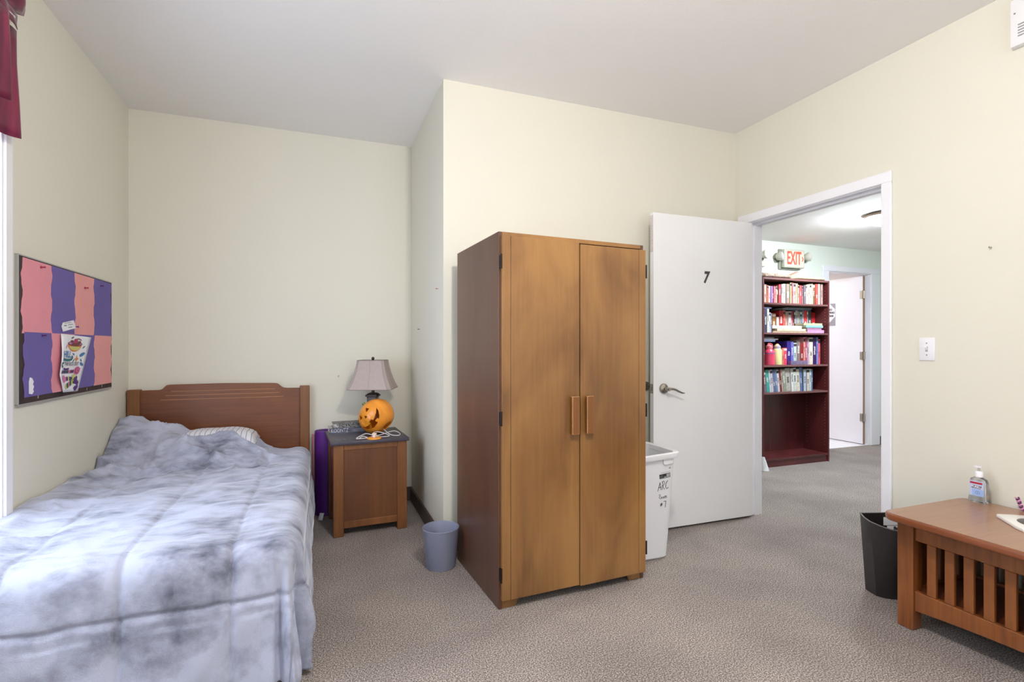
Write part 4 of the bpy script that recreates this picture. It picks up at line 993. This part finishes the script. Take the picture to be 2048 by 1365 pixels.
for k in range(5): MB().box(XR-0.0365, XR-0.034, 1.18, 1.285, 2.52+0.012*k, 2.525+0.012*k).build('vent_slot', mat('slot_grey', (150, 148, 150), 0.5), al, smooth=False)
MB().lathe([(0.004, 0), (0.003, 0.003)], 10, T(XR-0.035, 1.296, 2.625) @ Matrix.Rotation(math.radians(-90), 4, 'Y')).build('indicator', mat('slot_grey', (150, 148, 150), 0.5), al)
def nail(name, label, M, m, cat='nail'):
    return tag(MB().lathe([(0.0016, -0.002), (0.0016, 0.012), (0.0045, 0.013), (0.0045, 0.015), (0.002, 0.0165)], 10, M).build(name, m, None), label, cat)
RX = Matrix.Rotation(math.radians(-90), 4, 'Y'); RY = Matrix.Rotation(math.radians(90), 4, 'X')
nail('wall_nail', 'lone grey nail in the right wall above the switch', T(XR, 1.394, 1.639) @ RX, CHROME)
nail('wall_nail', 'tiny nail in the back wall above the purple mat', T(0.14, YB, 0.975) @ RY, CHROME)
nail('push_pin', 'red push pin in the alcove side wall', T(XS, 3.043, 1.540) @ RX, mat('red_pin', (176, 46, 50), 0.4), 'pin')
nail('push_pin', 'black push pin in the alcove side wall below the red one', T(XS, 3.643, 1.315) @ RX, mat('black_pin', (40, 38, 40), 0.4), 'pin')
bm_ = tag(MB().lathe([(0.030, 0), (0.030, 0.006), (0.024, 0.014), (0.016, 0.016), (0.013, 0.010), (0.0, 0.010)], 24, T(2.068, YP, 0.925) @ RY, cap=False).build('door_bumper', CHROME, None), 'round metal door bumper on the wall behind the door edge', 'door bumper')

# ---------------------------------------------------------------- bookcase in the hall
SX0, SX1, SY0, SY1, SZ = 4.055, 4.964, 3.805, 4.105, 1.873
bc = thing('bookcase', 'dark mahogany bookcase in the hall seen through the doorway', 'bookcase', (4.51, 3.95, 0))
for x in (SX0, SX1-0.018):
    MB().box(x, x+0.018, SY0, SY1, 0, SZ-0.0005, 0.001).build('side_panel', SHELFW, bc)
MB().box(SX0+0.018, SX1-0.018, SY0, SY1, SZ-0.019, SZ, 0.001).build('top_panel', SHELFE, bc)
for zt_ in (1.626, 1.330, 1.007, 0.737):
    MB().box(SX0+0.018, SX1-0.018, SY0+0.003, SY1-0.006, zt_-0.018, zt_, 0.001).build('shelf', SHELFE, bc)
MB().box(SX0+0.018, SX1-0.018, SY0+0.002, SY1-0.006, 0.066, 0.085, 0.001).build('shelf', SHELFW, bc)
MB().box(SX0+0.018, SX1-0.018, SY0+0.012, SY0+0.028, 0, 0.066).build('kick_board', SHELFW, bc)
bk = MB().box(SX0+0.018, SX1-0.018, SY1-0.006, SY1, 0.02, SZ-0.019).build('back_panel', SHELFW, bc)
MB().box(4.468, 4.472, SY1-0.0068, SY1-0.0058, 0.09, 0.715).build('back_seam', SHELFE, bk, smooth=False)
mb = MB()
for yy in (SY0+0.035, SY1-0.05):
    for k in range(52):
        z = 0.17 + 0.032*k
        if any(abs(z-q) < 0.03 for q in (1.617, 1.32, 0.998, 0.728)) or z > 1.8: continue
        mb.lathe([(0.0032, 0), (0.0022, 0.0006)], 8, T(SX1-0.018, yy, z) @ RX)
ph = mb.build('pin_holes', mat('pin_hole_pale', (178, 150, 150), 0.7), bc); ph['kind'] = 'stuff'

COLORS = [((190,190,190),'white'), ((225,215,190),'cream'), ((120,120,125),'grey'), ((45,45,50),'black'), ((190,50,50),'red'), ((120,40,40),'dark red'), ((225,130,90),'orange'), ((225,160,160),'pink'), ((230,195,130),'tan'), ((120,90,60),'brown'), ((90,130,90),'green'), ((190,215,190),'pale green'), ((60,150,140),'teal'), ((90,110,160),'blue'), ((45,60,90),'navy'), ((60,40,110),'indigo'), ((130,50,110),'purple'), ((195,160,210),'lilac'), ((150,140,135),'taupe'), ((195,205,215),'pale blue')]
def cname(h):
    c = tuple(int(h[i:i+2], 16) for i in (0, 2, 4))
    return min(COLORS, key=lambda e: sum((a-b)**2 for a, b in zip(e[0], c)))[1]
ORD = ['', 'first', 'second', 'third', 'fourth', 'fifth', 'sixth', 'seventh', 'eighth', 'ninth', 'tenth', 'eleventh', 'twelfth', 'thirteenth', 'fourteenth', 'fifteenth', 'sixteenth', 'seventeenth', 'eighteenth', 'nineteenth', 'twentieth']
def ordinal(n): return ORD[n] if n <= 20 else (('twenty', 'thirty', 'forty')[n//10-2] + '-' + ORD[n % 10] if n % 10 else ('', '', 'twentieth', 'thirtieth', 'fortieth')[n//10])
rnd = random.Random(5)
def book_mat(h, k):
    return mat('jacket_%s_%d' % (h, k), h, 0.45, var=0.16, vscale=26 + 5*(k % 4), stretch=(1, 1, 0.8 + 0.4*(k % 3)))
def upright(x0, x1, y0, depth, z0, h, col, label, group, lean=0.0, k=0):
    w = (x1-x0)/2 - 0.0006; t = min(0.0018, w*0.3)
    o = MB().box(-w, -w+t, 0, depth, 0, h).box(w-t, w, 0, depth, 0, h).box(-w+t*0.5, w-t*0.5, 0, t*1.2, 0, h).build('book', book_mat(col, k), None, smooth=False)
    o.location = ((x0+x1)/2 + math.sin(lean)*0 , y0, z0 + abs(math.sin(lean))*w); o.rotation_euler = (0, lean, 0)
    tag(o, label, 'book', group)
    MB().box(-w+t, w-t, t*1.2, depth-0.003, 0.002, h-0.003).build('pages', CREAMPAGE, o, smooth=False, local=True)
    lum = sum(int(col[i:i+2], 16) for i in (0, 2, 4))/3
    bm2 = mat('title_dark', (58, 54, 60), 0.5) if lum > 140 else mat('title_light', (222, 216, 206), 0.5)
    if w > 0.006:
        a = rnd.uniform(0.25, 0.5); b_ = a + rnd.uniform(0.15, 0.35)
        q = MB(); zz = h*a
        while zz < h*b_:
            st = rnd.uniform(0.004, 0.009); q.box(-w*rnd.uniform(0.25, 0.5), w*rnd.uniform(0.25, 0.5), -0.0006, 0.0004, zz, zz+st); zz += st + 0.0035
        q.build('spine_title', bm2, o, smooth=False, local=True)
        if k % 3 == 0: MB().box(-w*0.96, w*0.96, -0.0005, 0.0004, h*0.84, h*0.95).build('spine_band', bm2, o, smooth=False, local=True)
    return o
R1 = [(4.086,4.112,0.198,'afb9b9'),(4.112,4.141,0.179,'d7a596'),(4.141,4.147,0.178,'963c28'),(4.147,4.173,0.172,'e1785f'),(4.173,4.195,0.167,'e1becd'),(4.195,4.207,0.168,'4b4187'),(4.207,4.22,0.167,'c8a0d7'),(4.22,4.234,0.167,'7d2369'),(4.234,4.257,0.166,'d7787d'),(4.257,4.274,0.165,'e1af96'),(4.274,4.3,0.175,'5a2d2d'),(4.3,4.329,0.187,'b93c46'),(4.329,4.336,0.184,'322832'),(4.336,4.356,0.192,'aaa09b'),(4.356,4.393,0.195,'d7dcc3'),(4.393,4.401,0.196,'5a5550'),(4.401,4.445,0.196,'968278'),(4.445,4.452,0.208,'6e825a'),(4.452,4.472,0.212,'e1b987'),(4.472,4.485,0.215,'823741'),(4.485,4.502,0.215,'cd96a0'),(4.502,4.532,0.207,'d79b91'),(4.532,4.549,0.206,'d7af96'),(4.549,4.562,0.207,'82966e'),(4.562,4.58,0.193,'e19696'),(4.58,4.608,0.188,'d75550'),(4.608,4.618,0.185,'8c285a'),(4.618,4.633,0.186,'aa9682'),(4.633,4.641,0.19,'3c3741'),(4.641,4.667,0.194,'736973'),(4.667,4.682,0.195,'e1cdbe'),(4.682,4.705,0.202,'d7c3aa'),(4.705,4.723,0.206,'dcb4af'),(4.723,4.746,0.207,'d2d7b4'),(4.746,4.757,0.217,'e1c38c'),(4.757,4.772,0.218,'bed7be'),(4.772,4.801,0.211,'785f46'),(4.801,4.84,0.215,'cd5046'),(4.84,4.867,0.216,'dcd7cd'),(4.867,4.88,0.215,'3c4141'),(4.88,4.91,0.216,'aa8c82')]
R2A = [(4.078,4.101,0.216,'beb4a5'),(4.101,4.138,0.235,'3c3c50'),(4.138,4.165,0.234,'c8c8be'),(4.165,4.186,0.198,'c3c3d7'),(4.186,4.202,0.192,'787387')]
R2B = [(4.336,4.385,0.203,'8c5f2d'),(4.393,4.43,0.166,'c8beb9'),(4.43,4.488,0.233,'a52328'),(4.488,4.521,0.235,'e66e64'),(4.521,4.536,0.226,'c8aa96'),(4.536,4.559,0.228,'a58c8c'),(4.559,4.598,0.227,'cdc3be'),(4.598,4.618,0.23,'aa465a'),(4.618,4.639,0.232,'5a1928'),(4.639,4.657,0.231,'3c3c4b'),(4.657,4.691,0.239,'aaaab4'),(4.691,4.722,0.232,'96918c'),(4.722,4.75,0.237,'28465a'),(4.75,4.777,0.237,'6e82aa'),(4.777,4.821,0.240,'dc3c41'),(4.821,4.84,0.239,'788296'),(4.84,4.888,0.238,'4b4b50'),(4.890,4.942,0.222,'af2026')]
R3 = [(4.092,4.118,0.231,'464141'),(4.118,4.145,0.231,'64504b'),(4.375,4.4,0.17,'d7826e'),(4.4,4.44,0.172,'dc465f'),(4.44,4.495,0.241,'32237d'),(4.495,4.532,0.234,'6e69b9'),(4.532,4.573,0.223,'becdc8'),(4.573,4.624,0.253,'826e6e'),(4.624,4.67,0.219,'8c231e'),(4.67,4.693,0.28,'e19696'),(4.693,4.724,0.284,'aa5064'),(4.724,4.747,0.259,'bea0b9'),(4.747,4.802,0.278,'d7cdbe'),(4.802,4.852,0.277,'37195a'),(4.852,4.878,0.281,'7d8cc8'),(4.878,4.907,0.262,'d75f73')]
R4 = [(4.111,4.147,0.209,'6e6478'),(4.147,4.187,0.223,'46a091'),(4.187,4.209,0.217,'becdd7'),(4.209,4.238,0.224,'c8bec3'),(4.238,4.265,0.224,'5f6e91'),(4.265,4.294,0.225,'6e7da0'),(4.294,4.323,0.223,'cdc8cd'),(4.323,4.348,0.224,'6e2d2d'),(4.348,4.367,0.226,'bea096'),(4.367,4.407,0.223,'8c9682'),(4.407,4.471,0.235,'afaaa5'),(4.476,4.511,0.233,'d7d7d2'),(4.511,4.552,0.238,'c8cdc8'),(4.552,4.595,0.224,'d7cdb9'),(4.595,4.63,0.24,'5a6ea0'),(4.63,4.643,0.238,'324b55'),(4.643,4.679,0.221,'b4becd'),(4.679,4.687,0.219,'5f4b82'),(4.687,4.723,0.226,'c8c3b4'),(4.723,4.751,0.225,'b9c8c8'),(4.751,4.772,0.223,'55648c')]
for k, (a, b_, h, c_) in enumerate(R1):
    upright(a, b_, 3.835 + rnd.uniform(0, 0.008), 0.15, 1.626, h, c_, '%s book, %s from the left in the top row of the bookcase' % (cname(c_), ordinal(k+1)), 'books in the top row', 0, k)
for k, (a, b_, h, c_) in enumerate(R2A):
    upright(a, b_, 3.83, 0.16, 1.33, h, c_, '%s tall book, %s from the left on the second shelf' % (cname(c_), ordinal(k+1)), 'books at the end of the second shelf', 0, k)
for k, (a, b_, h, c_) in enumerate(R2B):
    upright(a, b_, 3.95, 0.14, 1.33, h, c_, '%s book, %s standing behind the flat stacks on the second shelf' % (cname(c_), ordinal(k+1)), 'books behind the flat stacks', 0, k)
for k, (a, b_, h, c_) in enumerate(R3):
    upright(a, b_, 3.865, 0.16, 1.007, h, c_, '%s book, %s from the left standing on the bottle shelf' % (cname(c_), ordinal(k+1)), 'books on the bottle shelf', 0, k)
for k, (a, b_, h, c_) in enumerate(R4):
    upright(a + 0.004, b_ + 0.004, 3.845, 0.15, 0.737, h, c_, '%s book, %s from the left in the lowest row' % (cname(c_), ordinal(k+1)), 'leaning books in the lowest row', math.radians(-6.0 if k < 11 else -4.0 if k < 16 else 0.0), k)
FLAT = [(4.082, 4.200, 3.835, 3.98, 1.5665, 1.580, '555a73', 'slim navy book lying on the tall books at the shelf end'),
        (4.46, 4.86, 3.935, 4.08, 1.5705, 1.583, '738296', 'long slate book lying across the second-shelf books'),
        (4.50, 4.87, 3.930, 4.07, 1.5835, 1.596, '8c96a5', 'grey book on top of the long slate book'),
        (4.22, 4.685, 3.835, 3.945, 1.330, 1.346, 'bea58c', 'wide tan book at the bottom of the cream flat stack'),
        (4.273, 4.662, 3.832, 3.944, 1.3462, 1.372, 'cdbea5', 'beige book in the middle of the cream flat stack'),
        (4.215, 4.613, 3.838, 3.946, 1.3722, 1.402, 'd7cdbe', 'cream book on top of the flat stack'),
        (4.690, 4.925, 3.835, 3.945, 1.330, 1.362, 'c896cd', 'lilac book at the bottom of the coloured flat stack'),
        (4.690, 4.893, 3.838, 3.945, 1.3622, 1.386, 'aa7896', 'mauve book above the lilac one in the flat stack'),
        (4.668, 4.909, 3.834, 3.946, 1.3862, 1.409, '82bebe', 'teal book near the top of the coloured stack'),
        (4.640, 4.901, 3.836, 3.946, 1.4092, 1.432, 'b9be96', 'sage green book on top of the coloured stack'),
        (4.088, 4.266, 3.850, 4.00, 1.2395, 1.259, '6e7896', 'slate blue book lying above the water bottles'),
        (4.088, 4.307, 3.850, 4.00, 1.2592, 1.272, 'bebecd', 'pale grey long book in the middle above the bottles'),
        (4.088, 4.251, 3.850, 4.00, 1.2722, 1.284, '9696a0', 'grey book topmost of the flat books above the bottles')]
for k, (x0, x1, y0, y1, z0, z1, c_, lb_) in enumerate(FLAT):
    flat_book('book', lb_, x0, x1, y0, y1, z0, z1, 0, book_mat(c_, k), 'books lying flat in the bookcase')
# water bottles and tray
wb1 = thing('water_bottle', 'pink water bottle with a carry loop in the bookcase', 'bottle', (4.205, 3.868, 1.007))
MB().lathe([(0.048, 0), (0.052, 0.004), (0.052, 0.105), (0.0535, 0.106), (0.0535, 0.112), (0.052, 0.113), (0.050, 0.135), (0.036, 0.152), (0.031, 0.160), (0.031, 0.168)], 28, T(4.205, 3.868, 1.007)).build('body', mat('pink_gradient', (226, 74, 108), 0.35), wb1)
MB().lathe([(0.0526, 0.112), (0.0526, 0.120), (0.0526, 0.122)], 28, T(4.205, 3.868, 1.007)).build('band', mat('violet_band', (116, 92, 150), 0.4), wb1)
MB().lathe([(0.0325, 0.166), (0.0325, 0.190), (0.028, 0.196), (0.014, 0.200), (0.012, 0.212)], 24, T(4.205, 3.868, 1.007)).build('cap', mat('salmon_cap', (234, 124, 132), 0.4), wb1)
MB().tube(spline([(4.185, 3.868, 1.200), (4.195, 3.868, 1.222), (4.225, 3.868, 1.224), (4.247, 3.868, 1.205), (4.240, 3.868, 1.180)], 6), 0.006, 7).build('carry_loop', mat('salmon_cap', (234, 124, 132), 0.4), wb1)
wb2 = thing('water_bottle', 'pale yellow water bottle with an orange strap in the bookcase', 'bottle', (4.310, 3.868, 1.007))
MB().lathe([(0.040, 0), (0.044, 0.004), (0.044, 0.150), (0.038, 0.160), (0.032, 0.164)], 28, T(4.310, 3.868, 1.007)).build('body', mat('pale_lime', (214, 214, 152), 0.4), wb2)
MB().lathe([(0.034, 0.163), (0.034, 0.188), (0.026, 0.194), (0.016, 0.206)], 24, T(4.310, 3.868, 1.007)).build('cap', mat('grey_lilac_cap', (176, 172, 186), 0.4), wb2)
MB().tube(spline([(4.278, 3.86, 1.185), (4.288, 3.86, 1.208), (4.312, 3.86, 1.215), (4.335, 3.86, 1.195)], 6), 0.006, 7).build('strap', mat('orange_strap', (222, 158, 76), 0.5), wb2)
ty = thing('plastic_tray', 'clear violet plastic tray in front of the bottle-shelf books', 'tray', (4.56, 3.84, 1.007))
CV = mat('violet_clear', (190, 170, 214), 0.15, trans=0.7)
MB().box(4.445, 4.675, 3.822, 3.825, 1.007, 1.050).box(4.445, 4.675, 3.825, 3.858, 1.007, 1.010).box(4.445, 4.448, 3.825, 3.858, 1.010, 1.050).box(4.672, 4.675, 3.825, 3.858, 1.010, 1.050).build('tray_body', CV, ty, smooth=False)
for x, c_ in ((4.50, (96, 90, 170)), (4.53, (60, 56, 70)), (4.62, (226, 222, 226))):
    MB().box(x-0.011, x+0.011, 3.83, 3.85, 1.0102, 1.040, 0.003).build('small_box', mat('small_box_%d' % c_[0], c_, 0.5), ty)

# odds and ends on top of the bookcase
def lumpy(name, label, x0, x1, yc, ry, z0, h, m, seed, cat):
    rings = []
    for i in range(40):
        t = i/39; x = x0+(x1-x0)*t; e = min(1, math.sin(math.pi*(0.06+0.88*t))*2.2)
        rings.append([(x, yc + ry*e*math.cos(a)*(1+0.18*noise.noise((x*60, math.cos(a)*4, seed))), z0 + max(0, h*0.5*e*(1+math.sin(a)*(1+0.3*noise.noise((x*70, math.sin(a)*5, seed+2)))) + h*0.5*(1-e)*0.2)) for a in [2*math.pi*k/20 for k in range(20)]])
    return tag(MB().loft(rings).build(name, m, None, angle=60), label, cat)
lumpy('woven_runner', 'knobbly grey brown woven roll on the bookcase top', 4.06, 4.47, 3.87, 0.055, SZ, 0.050, mat('brown_weave', (196, 176, 158), 0.95, c2=(112, 92, 82), vscale=75), 1.0, 'textile')
lumpy('woven_runner', 'knobbly cream woven roll on the bookcase top', 4.49, 4.955, 3.87, 0.055, SZ, 0.042, mat('cream_weave', (222, 212, 178), 0.95, c2=(170, 152, 116), vscale=80), 6.0, 'textile')
tag(MB().box(-0.13, 0.13, -0.02, 0.02, -0.005, 0.005, 0.001, M=T(4.555, 3.955, SZ+0.052) @ Matrix.Rotation(math.radians(-19), 4, 'Y')).build('wood_strip', wood('strip_wood', (150, 100, 76), (196, 146, 116), 0, 0.6, 0.0), None), 'thin wooden strip propped aslant on the bookcase top', 'wood')
mg = thing('open_magazine', 'grey magazine lying open behind the cream woven roll', 'magazine', (4.78, 4.01, SZ))
for s_ in (-1, 1):
    o = MB().grid([[(4.78 + s_*(0.01+0.12*t), 3.96+0.10*j, SZ+0.004+0.050*math.sin(math.pi*min(1, t*0.75+0.12))) for t in [k/10 for k in range(11)]] for j in (0, 1)]).build('page_half', mat('magazine_grey', (176, 172, 164), 0.6, c2=(112, 106, 104), vscale=30), mg)
    o.modifiers.new('thickness', 'SOLIDIFY').thickness = 0.003
cl_ = MB()
ringsc = []
for k in range(8):
    t = k/7; r = 0.040*(1-t*0.75)
    ringsc.append([(4.005 + (r + 0.012*noise.noise((a*2, t*3, 1)))*math.cos(a) - 0.02*t, 3.735 + (r+0.012*noise.noise((a*2, t*3, 5)))*math.sin(a), 0.003+0.13*t) for a in [2*math.pi*i/20 for i in range(20)]])
tag(cl_.loft(ringsc).build('white_cloth', mat('white_cloth', (236, 238, 244), 0.9), None, angle=60), 'crumpled white cloth on the hall floor at the bookcase foot', 'cloth')

# ---------------------------------------------------------------- exit sign with emergency lamps
ex = thing('exit_sign', 'lit EXIT sign with a right arrow and two lamp heads', 'sign', (4.90, HY, 2.05))
GH = mat('exit_housing', (206, 206, 192), 0.5)
MB().box(4.745, 5.045, HY-0.022, HY, 2.045, 2.268, 0.004).build('back_plate', mat('exit_back', (150, 154, 140), 0.5), ex)
hs = MB().box(4.765, 5.065, HY-0.072, HY-0.022, 2.062, 2.262, 0.008, 2).build('housing', GH, ex)
RED = mat('exit_red', (235, 80, 64), 0.5, emit=(255, 70, 52), estr=1.1)
MB().box(4.795, 5.048, HY-0.0732, HY-0.071, 2.076, 2.248, 0.0008).build('face_plate', mat('exit_face', (250, 214, 196), 0.5, emit=(255, 150, 120), estr=0.22), hs, smooth=False)
text('exit_letters', 'EXIT', 0.200, T(4.905, HY-0.0745, 2.160) @ FACE_NY, RED, hs, 0.0008, 0.004, 0.52)
MB().prism([(5.018, 2.185), (5.030, 2.185), (5.046, 2.160), (5.030, 2.135), (5.018, 2.135), (5.034, 2.160)], 1, HY-0.0752, HY-0.0732).build('exit_arrow', RED, hs, smooth=False)
LENS = mat('lamp_lens', (224, 222, 226), 0.15, var=0.12, vscale=90)
def lamp_head(x, z, ang, parent):
    M = T(x, HY-0.06, z) @ Matrix.Rotation(ang, 4, 'Z') @ Matrix.Rotation(math.radians(82), 4, 'X')
    h = MB().lathe([(0.016, -0.045), (0.030, -0.035), (0.046, -0.005), (0.050, 0.012), (0.050, 0.022)], 24, M).build('lamp_head', GH, parent)
    MB().lathe([(0.047, 0.0215), (0.040, 0.030), (0.020, 0.036), (0.004, 0.037)], 24, M).build('lens', LENS, h)
    MB().tube([(x, HY-0.06, z-0.01), (x+0.0, HY-0.03, z-0.03), (x, HY-0.001, z-0.035)], 0.010, 8).lathe([(0.030, 0), (0.030, 0.012)], 20, T(x, HY, z-0.035) @ RY).build('lamp_arm', mat('exit_back', (150, 154, 140), 0.5), parent)
lamp_head(4.715, 2.178, math.radians(38), ex)
lamp_head(5.128, 2.195, math.radians(48), ex)
el = thing('emergency_lamp', 'pale emergency lamp beside the exit sign, half behind the jamb', 'lamp', (4.50, HY, 2.12))
lamp_head(4.505, 2.185, math.radians(10), el)
MB().box(4.47, 4.54, HY-0.03, HY, 2.06, 2.12, 0.006).build('mount', GH, el)
